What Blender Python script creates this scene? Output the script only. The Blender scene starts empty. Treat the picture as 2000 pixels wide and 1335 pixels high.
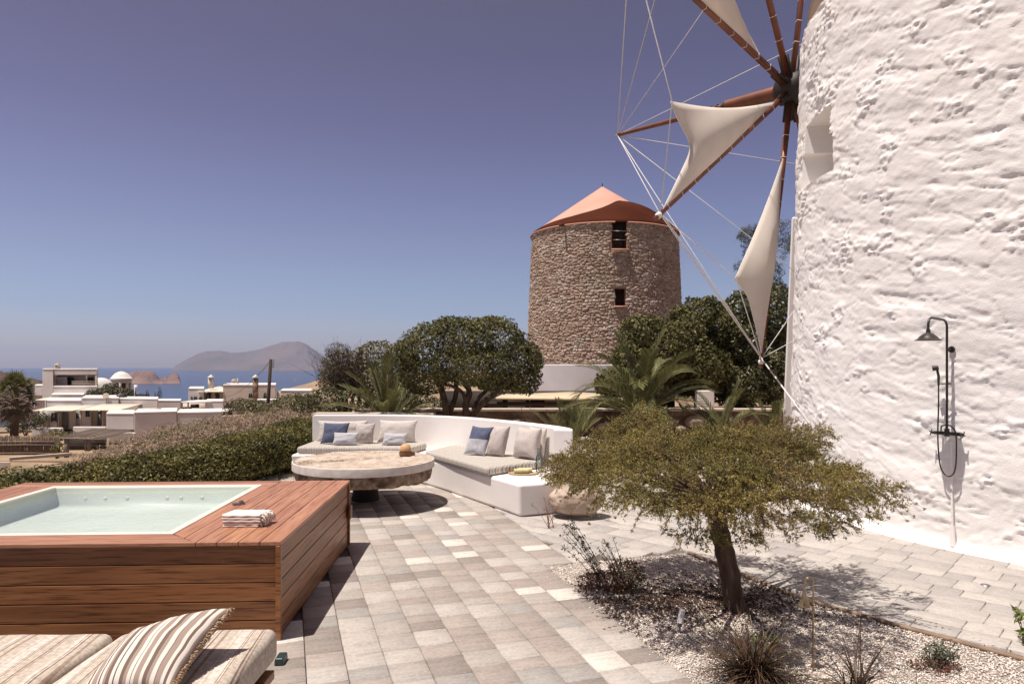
import bpy, bmesh, math, random
import numpy as np
from mathutils import Vector, Matrix
R_ = math.radians
sc = bpy.context.scene
COL = sc.collection
rng = np.random.default_rng(7)
random.seed(7)
# ------------------------------------------------------------------ camera
F, CX, CY, H = 1350.0, 1000.0, 712.0, 1.95
cam_d = bpy.data.cameras.new('camera'); cam = bpy.data.objects.new('camera', cam_d); COL.objects.link(cam)
cam.location = (0, 0, H); cam.rotation_euler = (R_(90), 0, 0)
cam_d.sensor_width = 36; cam_d.lens = 36 * F / 2000; cam_d.shift_y = (CY - 667.5) / 2000
cam_d.clip_start = 0.05; cam_d.clip_end = 60000
sc.camera = cam
# ------------------------------------------------------------------ sky and sun
SUN_D = Vector((0.295, 0.155, -1.0)).normalized()
w = bpy.data.worlds.new('World'); sc.world = w; w.use_nodes = True
nt = w.node_tree; nt.nodes.clear()
out = nt.nodes.new('ShaderNodeOutputWorld'); bg = nt.nodes.new('ShaderNodeBackground')
sky = nt.nodes.new('ShaderNodeTexSky'); sky.sky_type = 'NISHITA'; sky.sun_disc = False
sky.sun_elevation = R_(73); sky.sun_rotation = R_(277); sky.air_density = 1.0; sky.dust_density = 1.2; sky.ozone_density = 1.0
tc = nt.nodes.new('ShaderNodeTexCoord'); sx = nt.nodes.new('ShaderNodeSeparateXYZ'); rp = nt.nodes.new('ShaderNodeValToRGB')
mx = nt.nodes.new('ShaderNodeMix'); mx.data_type = 'RGBA'; mx.blend_type = 'MULTIPLY'; mx.inputs[0].default_value = 1.0
nt.links.new(tc.outputs['Generated'], sx.inputs[0]); nt.links.new(sx.outputs['Z'], rp.inputs[0])
nt.links.new(sky.outputs[0], mx.inputs[6]); nt.links.new(rp.outputs[0], mx.inputs[7])
nt.links.new(mx.outputs[2], bg.inputs[0]); nt.links.new(bg.outputs[0], out.inputs[0])
SKY_STOPS = [(0.0, (1.311, 1.157, 1.178)), (0.0078, (1.311, 1.157, 1.178)), (0.0407, (0.883, 0.874, 1.128)), (0.0735, (0.708, 0.735, 0.991)), (0.1381, (0.706, 0.631, 0.775)), (0.2316, (0.666, 0.521, 0.651)), (0.3191, (0.609, 0.418, 0.513)), (0.4142, (0.562, 0.37, 0.431)), (0.62, (0.62, 0.40, 0.32)), (1.0, (0.72, 0.46, 0.36))]
cr = rp.color_ramp
for i, (p, c) in enumerate(SKY_STOPS):
    e = cr.elements[i] if i < 2 else cr.elements.new(p)
    e.position = p; e.color = (*c, 1)
bg.inputs[1].default_value = 0.10
sd = bpy.data.lights.new('sun', 'SUN'); sd.energy = 5.0; sd.angle = R_(0.53); sd.color = (1.0, 0.93, 0.85)
so = bpy.data.objects.new('sun', sd); COL.objects.link(so); so.rotation_euler = SUN_D.to_track_quat('-Z', 'Y').to_euler(); so.location = (0, 0, 30)
sc.view_settings.view_transform = 'Standard'; sc.view_settings.look = 'None'; sc.view_settings.gamma = 1; sc.view_settings.exposure = 0.27
sc.view_settings.use_curve_mapping = False
sc.render.engine = 'CYCLES'
try:
    sc.cycles.use_denoising = True; sc.cycles.max_bounces = 8; sc.cycles.transparent_max_bounces = 16
    sc.cycles.volume_bounces = 0
except Exception: pass

# ------------------------------------------------------------------ helpers
def W(x, y, D): return np.array([(x - CX) / F * D, D, H - (y - CY) / F * D])
def G(x, y, z=0.0):
    D = (H - z) * F / (y - CY); return np.array([(x - CX) / F * D, D, z])
PERM = rng.permutation(256); RV = rng.random(256)
def vn(P):
    P = np.asarray(P, float); I = np.floor(P).astype(np.int64); f = P - I; u = f * f * (3 - 2 * f)
    def h(a, b, c): return RV[PERM[(PERM[(PERM[(I[:, 0] + a) & 255] + I[:, 1] + b) & 255] + I[:, 2] + c) & 255]]
    x0 = h(0,0,0) * (1-u[:,0]) + h(1,0,0) * u[:,0]; x1 = h(0,1,0) * (1-u[:,0]) + h(1,1,0) * u[:,0]
    x2 = h(0,0,1) * (1-u[:,0]) + h(1,0,1) * u[:,0]; x3 = h(0,1,1) * (1-u[:,0]) + h(1,1,1) * u[:,0]
    y0 = x0 * (1-u[:,1]) + x1 * u[:,1]; y1 = x2 * (1-u[:,1]) + x3 * u[:,1]
    return (y0 * (1-u[:,2]) + y1 * u[:,2]) * 2 - 1
def fbm(P, o=4, g=0.5):
    P = np.asarray(P, float); s = np.zeros(len(P)); a = 1.0; t = 0
    for k in range(o):
        s += a * vn(P + 17.3 * k); t += a; a *= g; P = P * 2.03
    return s / t
def sstep(a, b, x):
    t = np.clip((x - a) / (b - a), 0, 1); return t * t * (3 - 2 * t)
def chain_loc(o):
    v = Vector((0, 0, 0))
    while o is not None: v += Vector(o.location); o = o.parent
    return np.array(v)
def tag(o, label=None, cat=None, group=None, kind=None):
    if label: o['label'] = label
    if cat: o['category'] = cat
    if group: o['group'] = group
    if kind: o['kind'] = kind
    return o
def empty(name, loc, label=None, cat=None, group=None):
    o = bpy.data.objects.new(name, None); COL.objects.link(o); o.location = tuple(float(v) for v in loc); o.empty_display_size = 0.2
    return tag(o, label, cat, group)
def obj_np(name, V, Fc, mat, parent=None, smooth=False, angle=None, mi=None, origin=None, bevel=None):
    """V (n,3) world coordinates; Fc an (m,k) array or a list of arrays/tuples of indices."""
    V = np.asarray(V, float)
    if parent is not None: org = chain_loc(parent)
    elif origin is not None: org = np.array(origin, float)
    else: org = np.array([(V[:,0].min()+V[:,0].max())/2, (V[:,1].min()+V[:,1].max())/2, V[:,2].min()])
    me = bpy.data.meshes.new(name)
    if isinstance(Fc, np.ndarray):
        nf, k = Fc.shape; flat = Fc.ravel(); st = np.arange(nf) * k
    else:
        ln = [len(f) for f in Fc]; nf = len(Fc); flat = np.fromiter((i for f in Fc for i in f), dtype=np.int64); st = np.concatenate([[0], np.cumsum(ln)[:-1]])
    me.vertices.add(len(V)); me.vertices.foreach_set('co', (V - org).astype(np.float32).ravel())
    me.loops.add(len(flat)); me.loops.foreach_set('vertex_index', flat.astype(np.int32))
    me.polygons.add(nf); me.polygons.foreach_set('loop_start', st.astype(np.int32))
    if smooth: me.polygons.foreach_set('use_smooth', np.ones(nf, bool))
    for m in (mat if isinstance(mat, (list, tuple)) else [mat]): me.materials.append(m)
    if mi is not None: me.polygons.foreach_set('material_index', np.asarray(mi, np.int32))
    me.update(calc_edges=True)
    if smooth and angle: me.set_sharp_from_angle(angle=R_(angle))
    o = bpy.data.objects.new(name, me); COL.objects.link(o)
    if parent is not None: o.parent = parent
    else: o.location = tuple(org)
    if bevel:
        b = o.modifiers.new('bevel', 'BEVEL'); b.width = bevel[0]; b.segments = bevel[1]; b.limit_method = 'ANGLE'; b.angle_limit = R_(35)
        if bevel[1] > 1: me.polygons.foreach_set('use_smooth', np.ones(nf, bool)); b.harden_normals = True
    return o
class MB:
    def __init__(s): s.v = []; s.f = []; s.m = []; s.cm = 0
    def add(s, V, Fs):
        b = len(s.v); s.v += [tuple(p) for p in V]; s.f += [tuple(int(i) + b for i in f) for f in Fs]; s.m += [s.cm] * len(Fs); return s
    def box(s, c, d, rz=0.0, taper=1.0):
        hx, hy, hz = d[0]/2, d[1]/2, d[2]/2; cs, sn = math.cos(rz), math.sin(rz); V = []
        for z, t in ((-hz, 1.0), (hz, taper)):
            for x, y in ((-hx,-hy),(hx,-hy),(hx,hy),(-hx,hy)):
                x *= t; y *= t; V.append((c[0]+x*cs-y*sn, c[1]+x*sn+y*cs, c[2]+z))
        return s.add(V, [(0,3,2,1),(4,5,6,7),(0,1,5,4),(1,2,6,5),(2,3,7,6),(3,0,4,7)])
    def prism(s, poly, z0, z1, top=None):
        n = len(poly); tp = top or poly
        V = [(p[0], p[1], z0) for p in poly] + [(p[0], p[1], z1) for p in tp]
        return s.add(V, [tuple(range(n-1,-1,-1)), tuple(range(n, 2*n))] + [(i, (i+1) % n, n+(i+1) % n, n+i) for i in range(n)])
    def tube(s, pts, r, n=8, cap=True, sq=False):
        pts = [np.array(p, float) for p in pts]; m = len(pts)
        rs = r if isinstance(r, (list, tuple, np.ndarray)) else [r] * m
        V = []; up = None
        for i in range(m):
            t = pts[min(i+1, m-1)] - pts[max(i-1, 0)]; t = t / (np.linalg.norm(t) + 1e-9)
            if up is None:
                up = np.array([0,0,1.0]) if abs(t[2]) < 0.9 else np.array([1.0,0,0])
            a = np.cross(t, up); a /= (np.linalg.norm(a) + 1e-9); b = np.cross(a, t); up = b
            for k in range(n):
                q = 2*math.pi*(k + (0.5 if sq else 0))/n; V.append(pts[i] + rs[i]*(math.cos(q)*a + math.sin(q)*b))
        Fs = [(i*n+k, i*n+(k+1) % n, (i+1)*n+(k+1) % n, (i+1)*n+k) for i in range(m-1) for k in range(n)]
        if cap: Fs += [tuple(range(n-1,-1,-1)), tuple((m-1)*n+k for k in range(n))]
        return s.add(V, Fs)
    def rev(s, prof, c, n=32, axis=None):
        c = np.array(c, float)
        if axis is None: A, B, Z = np.array([1.,0,0]), np.array([0,1.,0]), np.array([0,0,1.])
        else:
            Z = np.array(axis, float); Z /= np.linalg.norm(Z); A = np.cross(Z, [0,0,1.] if abs(Z[2]) < .9 else [1.,0,0]); A /= np.linalg.norm(A); B = np.cross(Z, A)
        V = []; m = len(prof)
        for (r, z) in prof:
            r = max(r, 1e-4)
            for k in range(n):
                q = 2*math.pi*k/n; V.append(c + r*math.cos(q)*A + r*math.sin(q)*B + z*Z)
        return s.add(V, [(i*n+k, i*n+(k+1) % n, (i+1)*n+(k+1) % n, (i+1)*n+k) for i in range(m-1) for k in range(n)])
    def build(s, name, mat, parent=None, smooth=False, angle=None, bevel=None, origin=None):
        return obj_np(name, s.v, s.f, mat, parent, smooth, angle, s.m if isinstance(mat, (list, tuple)) else None, origin, bevel)

# ------------------------------------------------------------------ materials
def sock(n, name): return n.inputs[name]
def mat(name, c1, c2=None, scale=5.0, rough=0.7, bump=0.0, bscale=None, bdist=0.01, spec=0.5, metal=0.0, coords='pos', stretch=(1,1,1), detail=6,
        c3=None, s3=1.0, island=0.0, trans=0.0, objrand=0.0, contrast=(0.35, 0.65), rotz=0.0, c3r=(0.5, 0.68)):
    m = bpy.data.materials.new(name); m.use_nodes = True; t = m.node_tree; N = t.nodes; L = t.links
    b = N['Principled BSDF']; b.inputs['Roughness'].default_value = rough; b.inputs['Metallic'].default_value = metal
    b.inputs['Specular IOR Level'].default_value = spec
    col = None
    if coords == 'pos': g = N.new('ShaderNodeNewGeometry'); vec = g.outputs['Position']
    else: g = N.new('ShaderNodeTexCoord'); vec = g.outputs['Object']
    mp = N.new('ShaderNodeMapping'); mp.inputs['Scale'].default_value = stretch; mp.inputs['Rotation'].default_value = (0, 0, rotz)
    if rotz: mp.vector_type = 'TEXTURE'; mp.inputs['Rotation'].default_value = (0, 0, -rotz); mp.inputs['Scale'].default_value = tuple(1/q for q in stretch)
    L.new(vec, mp.inputs[0]); v = mp.outputs[0]
    if coords == 'objr':
        oi = N.new('ShaderNodeObjectInfo'); ad = N.new('ShaderNodeVectorMath'); ad.operation = 'ADD'
        ml = N.new('ShaderNodeMath'); ml.operation = 'MULTIPLY'; ml.inputs[1].default_value = 37.0; L.new(oi.outputs['Random'], ml.inputs[0])
        L.new(v, ad.inputs[0]); L.new(ml.outputs[0], ad.inputs[1]); v = ad.outputs[0]
    def noise(s, d=detail, dist=0.0):
        n = N.new('ShaderNodeTexNoise'); n.inputs['Scale'].default_value = s; n.inputs['Detail'].default_value = d; n.inputs['Distortion'].default_value = dist; L.new(v, n.inputs['Vector']); return n.outputs[0]
    def rgb(c): n = N.new('ShaderNodeRGB'); n.outputs[0].default_value = (*c, 1); return n.outputs[0]
    def mixc(f, a, c, mode='MIX'):
        n = N.new('ShaderNodeMix'); n.data_type = 'RGBA'; n.blend_type = mode
        if isinstance(f, float): n.inputs[0].default_value = f
        else: L.new(f, n.inputs[0])
        L.new(a, n.inputs[6]); L.new(c, n.inputs[7]); return n.outputs[2]
    def ramp(f, a, c):
        n = N.new('ShaderNodeMapRange'); n.inputs[1].default_value = a; n.inputs[2].default_value = c; L.new(f, n.inputs[0]); return n.outputs[0]
    col = rgb(c1)
    if c2 is not None: col = mixc(ramp(noise(scale), *contrast), col, rgb(c2))
    if c3 is not None: col = mixc(ramp(noise(s3), *c3r), col, rgb(c3))
    if island:
        gi = g if coords == 'pos' else N.new('ShaderNodeNewGeometry')
        r = ramp(gi.outputs['Random Per Island'], 0, 1)
        n = N.new('ShaderNodeMapRange'); n.inputs[3].default_value = 1 - island; n.inputs[4].default_value = 1 + island; L.new(r, n.inputs[0])
        hs = N.new('ShaderNodeHueSaturation'); L.new(n.outputs[0], hs.inputs['Value']); L.new(col, hs.inputs['Color']); col = hs.outputs[0]
    if objrand:
        oi = N.new('ShaderNodeObjectInfo'); n = N.new('ShaderNodeMapRange'); n.inputs[3].default_value = 1 - objrand; n.inputs[4].default_value = 1 + objrand; L.new(oi.outputs['Random'], n.inputs[0])
        hs = N.new('ShaderNodeHueSaturation'); L.new(n.outputs[0], hs.inputs['Value']); L.new(col, hs.inputs['Color']); col = hs.outputs[0]
    L.new(col, b.inputs['Base Color'])
    if bump:
        bp = N.new('ShaderNodeBump'); bp.inputs['Strength'].default_value = bump; bp.inputs['Distance'].default_value = bdist
        L.new(noise(bscale or scale * 3, 10), bp.inputs['Height']); L.new(bp.outputs[0], b.inputs['Normal'])
    if trans:
        tr = N.new('ShaderNodeBsdfTranslucent'); L.new(col, tr.inputs[0]); ms = N.new('ShaderNodeMixShader'); ms.inputs[0].default_value = trans
        L.new(b.outputs[0], ms.inputs[1]); L.new(tr.outputs[0], ms.inputs[2]); L.new(ms.outputs[0], N['Material Output'].inputs[0])
    m['rgb_sock'] = 0
    return m
def stripes_mat(name, bands, period, direction, base=(0.6,0.55,0.48), rough=0.9, weave=0.3, coords='Object', zig=None):
    """bands: list of (pos 0..1, colour) constant ramp over a repeating period along 'direction'."""
    m = bpy.data.materials.new(name); m.use_nodes = True; t = m.node_tree; N = t.nodes; L = t.links; b = N['Principled BSDF']; b.inputs['Roughness'].default_value = rough
    b.inputs['Specular IOR Level'].default_value = 0.15
    g = N.new('ShaderNodeTexCoord'); d = N.new('ShaderNodeVectorMath'); d.operation = 'DOT_PRODUCT'; d.inputs[1].default_value = direction
    if coords == 'UV': L.new(g.outputs['UV'], d.inputs[0])
    else: L.new(g.outputs[coords], d.inputs[0])
    dv = N.new('ShaderNodeMath'); dv.operation = 'DIVIDE'; dv.inputs[1].default_value = period; L.new(d.outputs['Value'], dv.inputs[0])
    fr = N.new('ShaderNodeMath'); fr.operation = 'FRACT'; L.new(dv.outputs[0], fr.inputs[0])
    rp = N.new('ShaderNodeValToRGB'); rp.color_ramp.interpolation = 'CONSTANT'; L.new(fr.outputs[0], rp.inputs[0])
    for i, (p, c) in enumerate(bands):
        e = rp.color_ramp.elements[i] if i < 2 else rp.color_ramp.elements.new(p)
        e.position = p; e.color = (*c, 1)
    col = rp.outputs[0]
    ns = N.new('ShaderNodeTexNoise'); ns.inputs['Scale'].default_value = 160 if not zig else 45; L.new(g.outputs['UV' if coords == 'UV' else 'Object'], ns.inputs[0])
    mp = N.new('ShaderNodeMapRange'); mp.inputs[1].default_value = .35; mp.inputs[2].default_value = .65; mp.inputs[3].default_value = 1 - weave; mp.inputs[4].default_value = 1 + weave * .4; L.new(ns.outputs[0], mp.inputs[0])
    hs = N.new('ShaderNodeHueSaturation'); L.new(col, hs.inputs['Color']); L.new(mp.outputs[0], hs.inputs['Value']); L.new(hs.outputs[0], b.inputs['Base Color'])
    bp = N.new('ShaderNodeBump'); bp.inputs['Strength'].default_value = .3; bp.inputs['Distance'].default_value = .003; L.new(ns.outputs[0], bp.inputs['Height']); L.new(bp.outputs[0], b.inputs['Normal'])
    return m
M = {}
M['white'] = mat('whitewash_plaster', (0.85,0.815,0.79), (0.81,0.765,0.735), 1.3, 0.85, 0.45, 55, 0.008, 0.2, c3=(0.70,0.63,0.58), s3=0.9, c3r=(0.62, 0.85))
M['bench'] = mat('smooth_white_render', (0.84,0.80,0.77), (0.80,0.75,0.72), 2.0, 0.8, 0.15, 12, 0.01, 0.2)
M['housewhite'] = mat('village_white_render', (0.74,0.70,0.68), (0.66,0.60,0.56), 0.5, 0.85, 0.1, 4, 0.02, 0.2)
M['housebeige'] = mat('village_beige_render', (0.66,0.56,0.48), (0.60,0.50,0.42), 0.5, 0.85, 0.1, 4, 0.02, 0.2)
M['housepink_shade'] = mat('village_pinkish_shade_render', (0.72,0.64,0.60), (0.66,0.58,0.54), 0.6, 0.85, 0.1, 4, 0.02, 0.2)  # pinkish tint puts the shade on white house faces into the colour
M['stone'] = mat('tower_rubble_stone', (0.43,0.33,0.26), (0.35,0.255,0.20), 2.2, 0.9, 1.0, 9, 0.08, 0.2, island=0.25, c3=(0.48,0.40,0.34), s3=1.3)
M['mortar'] = mat('tower_lime_mortar', (0.40,0.305,0.24), (0.32,0.235,0.18), 3.0, 0.95, 1.0, 7, 0.08, 0.1)
M['plinth'] = mat('grey_cement_plinth', (0.50,0.47,0.48), (0.42,0.39,0.40), 0.6, 0.85, 0.2, 6, 0.02, 0.2)
M['pinkroof'] = mat('pink_cap_render', (0.60,0.33,0.255), (0.56,0.30,0.23), 0.8, 0.8, 0.1, 8, 0.01, 0.2)
M['redroof_shade'] = mat('shaded_rust_red_render', (0.080,0.022,0.011), (0.06,0.016,0.008), 0.8, 0.85, 0.15, 6, 0.01, 0.05)  # brown-red, deepened so the colour carries the shade on the lower cap
M['wood_red'] = mat('varnished_red_brown_timber', (0.21,0.068,0.027), (0.13,0.040,0.017), 3.0, 0.45, 0.2, 30, 0.002, 0.5)
M['wood_dark'] = mat('dark_oiled_timber', (0.030,0.018,0.012), (0.02,0.012,0.009), 6.0, 0.6, 0.2, 40, 0.003)
M['canvas'] = mat('cream_sail_canvas', (0.76,0.69,0.62), (0.70,0.63,0.56), 2.0, 0.9, 0.15, 60, 0.002, 0.1, trans=0.25)
M['rope'] = mat('white_rope', (0.75,0.72,0.70), (0.6,0.56,0.52), 40.0, 0.9)
M['black'] = mat('matt_black_brass', (0.018,0.014,0.012), (0.03,0.02,0.014), 20, 0.38, 0.0, metal=0.0, spec=0.6)
M['brass'] = mat('brushed_bronze', (0.42,0.30,0.17), (0.34,0.23,0.12), 30, 0.4, metal=0.85)
M['grey_metal'] = mat('grey_metal', (0.3,0.3,0.31), (0.2,0.2,0.2), 30, 0.4, metal=0.7)
M['white_pl'] = mat('white_painted_metal', (0.75,0.73,0.70), (0.6,0.57,0.53), 30, 0.5)
def wood_mat(name, c1, c2, c3, axis=(0.6, 12, 12), rnd=0.22, rough=0.42):
    m = mat(name, c1, c2, 2.2, rough, 0.25, 8, 0.0015, 0.45, coords='objr', stretch=axis, objrand=rnd, c3=c3, s3=5.5, contrast=(0.3, 0.7), detail=9)
    return m
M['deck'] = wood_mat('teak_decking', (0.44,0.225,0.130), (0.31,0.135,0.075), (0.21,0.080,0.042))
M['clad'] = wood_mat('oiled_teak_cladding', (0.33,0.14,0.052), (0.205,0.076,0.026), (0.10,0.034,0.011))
M['shell'] = mat('acrylic_pool_shell', (0.56,0.59,0.545), (0.52,0.55,0.505), 2.0, 0.5)
M['shellrim'] = mat('cream_pool_rim', (0.80,0.735,0.62), (0.80,0.735,0.62), 2.0, 0.35)
M['gravel'] = mat('gravel_bed', (0.62,0.55,0.49), (0.46,0.38,0.33), 30, 0.9, 1.0, 60, 0.02, 0.2, c3=(0.70,0.62,0.54), s3=50)
M['pebble'] = mat('pale_pebbles', (0.76,0.70,0.64), (0.62,0.52,0.45), 12, 0.85, 0, spec=0.2, island=0.28)
M['mulch'] = mat('dry_leaf_litter', (0.145,0.09,0.065), (0.09,0.055,0.04), 12, 0.9, 0, spec=0.1, island=0.4)
M['earth'] = mat('dry_earth', (0.36,0.26,0.18), (0.24,0.17,0.11), 0.25, 0.95, 0.8, 3, 0.1, 0.1, c3=(0.14,0.12,0.065), s3=0.12)
M['sand'] = mat('joint_sand', (0.20,0.165,0.14), (0.14,0.11,0.095), 20, 0.95)
M['bark'] = mat('rough_bark', (0.13,0.085,0.058), (0.06,0.038,0.026), 14, 0.95, 1.0, 40, 0.02, 0.1, stretch=(1,1,0.25))
M['leaf_carob'] = mat('glossy_dark_leaves', (0.155,0.142,0.055), (0.085,0.083,0.031), 1.5, 0.55, island=0.6, trans=0.25, spec=0.25)
M['leaf_hedge'] = mat('hedge_leaves', (0.19,0.165,0.05), (0.085,0.08,0.025), 1.8, 0.5, island=0.6, trans=0.28, spec=0.35, c3=(0.13,0.085,0.035), s3=2.2, c3r=(0.58,0.75))
M['leaf_dark'] = mat('dark_evergreen_leaves', (0.105,0.10,0.038), (0.06,0.06,0.023), 1.0, 0.45, island=0.55, trans=0.12)
M['leaf_olive'] = mat('grey_olive_leaves', (0.16,0.145,0.065), (0.10,0.09,0.042), 1.0, 0.6, island=0.5, trans=0.15)
M['leaf_pine'] = mat('pine_needles', (0.085,0.085,0.035), (0.05,0.05,0.022), 1.0, 0.6, island=0.5, trans=0.15)
M['leaf_jun'] = mat('juniper_scale_leaves', (0.31,0.245,0.080), (0.16,0.14,0.048), 3.5, 0.65, island=0.5, trans=0.12, spec=0.2, c3=(0.32,0.215,0.10), s3=2.4, c3r=(0.55,0.75))
M['leaf_palm'] = mat('palm_leaflets', (0.15,0.145,0.055), (0.09,0.095,0.035), 3, 0.6, island=0.4, spec=0.25, trans=0.2)
M['rachis'] = mat('palm_rachis', (0.23,0.21,0.09), (0.16,0.14,0.06), 6, 0.6)
M['scrub'] = mat('dry_heath_twigs', (0.37,0.27,0.20), (0.27,0.19,0.135), 1.2, 0.9, island=0.45, trans=0.1, c3=(0.14,0.135,0.055), s3=0.5)
M['twig'] = mat('grey_brown_twigs', (0.13,0.085,0.06), (0.08,0.055,0.04), 2, 0.9, island=0.3)
M['grassd'] = mat('dark_red_green_blades', (0.060,0.052,0.026), (0.10,0.045,0.028), 14, 0.5, island=0.5, trans=0.12)
M['leaf_silver'] = mat('silver_green_leaves', (0.19,0.20,0.14), (0.12,0.13,0.08), 20, 0.6, island=0.35, trans=0.15)
M['leaf_red'] = mat('russet_low_leaves', (0.17,0.062,0.032), (0.10,0.04,0.025), 20, 0.6, island=0.4, trans=0.15)
M['leaf_lime'] = mat('bright_green_leaves', (0.20,0.23,0.05), (0.13,0.16,0.035), 10, 0.5, island=0.3, trans=0.25)
M['rock'] = mat('beige_boulder', (0.50,0.40,0.32), (0.36,0.27,0.21), 5, 0.9, 0.7, 30, 0.01, 0.15)
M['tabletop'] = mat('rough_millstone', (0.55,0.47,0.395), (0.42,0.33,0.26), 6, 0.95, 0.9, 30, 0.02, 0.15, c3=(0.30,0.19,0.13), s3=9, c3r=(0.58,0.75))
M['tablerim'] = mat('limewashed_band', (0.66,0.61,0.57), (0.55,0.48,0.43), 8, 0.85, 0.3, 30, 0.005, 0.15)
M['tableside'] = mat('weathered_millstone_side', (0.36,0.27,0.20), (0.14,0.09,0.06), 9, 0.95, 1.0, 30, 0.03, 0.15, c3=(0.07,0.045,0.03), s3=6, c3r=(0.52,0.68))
M['lin'] = mat('taupe_linen', (0.52,0.46,0.43), (0.47,0.41,0.38), 30, 0.95, 0.25, 300, 0.001, 0.1, coords='obj')
M['linw'] = mat('pale_linen', (0.60,0.545,0.51), (0.55,0.495,0.46), 30, 0.95, 0.25, 300, 0.001, 0.1, coords='obj')
M['blue'] = mat('denim_blue_linen', (0.12,0.13,0.195), (0.095,0.105,0.165), 30, 0.95, 0.25, 300, 0.001, 0.1, coords='obj')
M['towel'] = mat('cream_cotton', (0.80,0.73,0.66), (0.74,0.66,0.58), 20, 0.95, 0.3, 150, 0.002, 0.1)
M['tuft'] = mat('raw_jute_fringe', (0.46,0.31,0.20), (0.35,0.23,0.14), 40, 0.95, island=0.3)
M['coping'] = mat('pale_coping_stone', (0.50,0.41,0.34), (0.42,0.34,0.28), 3, 0.85, 0.3, 20, 0.01, 0.15)
M['rubble'] = mat('plastered_rubble_wall', (0.26,0.17,0.12), (0.13,0.08,0.055), 2.5, 0.95, 1.0, 9, 0.05, 0.1, c3=(0.36,0.26,0.19), s3=1.5)
M['reedroof'] = mat('cream_reed_roofing', (0.62,0.52,0.37), (0.55,0.44,0.30), 3, 0.9, 0.3, 30, 0.01, 0.1)
M['dark'] = mat('dark_parts_and_shade', (0.035,0.022,0.016), (0.02,0.014,0.01), 3, 0.8)
M['glass_dark'] = mat('dark_window_glass', (0.03,0.03,0.035), (0.045,0.045,0.05), 3, 0.15, spec=0.6)
M['shutter'] = mat('grey_green_joinery', (0.20,0.20,0.18), (0.16,0.16,0.145), 3, 0.6)
M['awning'] = mat('cream_awning_boards', (0.72,0.66,0.55), (0.66,0.6,0.49), 3, 0.8)
M['timber_grey'] = mat('weathered_grey_timber', (0.26,0.20,0.16), (0.17,0.125,0.10), 6, 0.85, 0.3, 30, 0.005)
M['reed'] = mat('brown_reed', (0.20,0.13,0.09), (0.12,0.075,0.05), 8, 0.9, island=0.3)
M['pole'] = mat('creosoted_pole', (0.055,0.035,0.025), (0.035,0.022,0.016), 6, 0.9)
M['redrock'] = mat('reddish_sea_rock', (0.27,0.17,0.135), (0.15,0.095,0.08), 0.02, 0.95, 0.6, 0.05, 8, 0.1)
M['farland'] = mat('far_island_slopes', (0.165,0.125,0.11), (0.11,0.095,0.09), 0.0016, 0.95, 0.6, 0.006, 60, 0.1)
M['headland'] = mat('scrubby_headland', (0.11,0.07,0.052), (0.07,0.05,0.036), 0.01, 0.95, 0.5, 0.04, 6, 0.1)
M['amber'] = mat('orange_clay', (0.60,0.36,0.18), (0.54,0.31,0.15), 12, 0.6)
M['tray'] = mat('brown_wooden_tray', (0.20,0.085,0.035), (0.14,0.055,0.022), 20, 0.5)
M['board'] = mat('pale_wood_board', (0.50,0.35,0.20), (0.42,0.28,0.15), 10, 0.6)
M['greencloth'] = mat('pale_green_rolled_cloth', (0.50,0.50,0.24), (0.60,0.56,0.34), 40, 0.9)
M['teal'] = mat('dark_teal_plastic', (0.02,0.045,0.045), (0.015,0.03,0.03), 10, 0.35)
M['cactus'] = mat('cactus_green', (0.04,0.06,0.03), (0.03,0.045,0.02), 6, 0.6)
# glass for the bottle
def glassy(name, tint, tr, rough=0.03, ior=1.33, bump=None):
    m = bpy.data.materials.new(name); m.use_nodes = True; t = m.node_tree; N = t.nodes; L = t.links; N.remove(N['Principled BSDF'])
    a = N.new('ShaderNodeBsdfTransparent'); a.inputs[0].default_value = (*tint, 1); gl = N.new('ShaderNodeBsdfGlossy'); gl.inputs['Roughness'].default_value = rough
    fr = N.new('ShaderNodeFresnel'); fr.inputs[0].default_value = ior; ms = N.new('ShaderNodeMixShader')
    L.new(fr.outputs[0], ms.inputs[0]); L.new(a.outputs[0], ms.inputs[1]); L.new(gl.outputs[0], ms.inputs[2]); L.new(ms.outputs[0], N['Material Output'].inputs[0])
    if bump:
        g = N.new('ShaderNodeNewGeometry'); ns = N.new('ShaderNodeTexNoise'); ns.inputs['Scale'].default_value = bump[0]; ns.inputs['Detail'].default_value = 3; L.new(g.outputs['Position'], ns.inputs[0])
        bp = N.new('ShaderNodeBump'); bp.inputs['Strength'].default_value = bump[1]; bp.inputs['Distance'].default_value = bump[2]; L.new(ns.outputs[0], bp.inputs['Height'])
        L.new(bp.outputs[0], gl.inputs['Normal']); L.new(bp.outputs[0], fr.inputs['Normal'])
    return m
M['water'] = glassy('tub_water', (0.95,0.985,0.975), 1, 0.02, 1.24, (14, 0.45, 0.014))
M['bottle'] = glassy('clear_glass', (0.86,0.9,0.88), 1, 0.02, 1.5)
def sea_mat():
    m = mat('sea_water', (0.018,0.040,0.095), (0.026,0.052,0.115), 0.004, 0.28, 0.35, 0.15, 0.6, 0.5, stretch=(1, 0.35, 1)); return m
M['sea'] = sea_mat()
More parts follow.
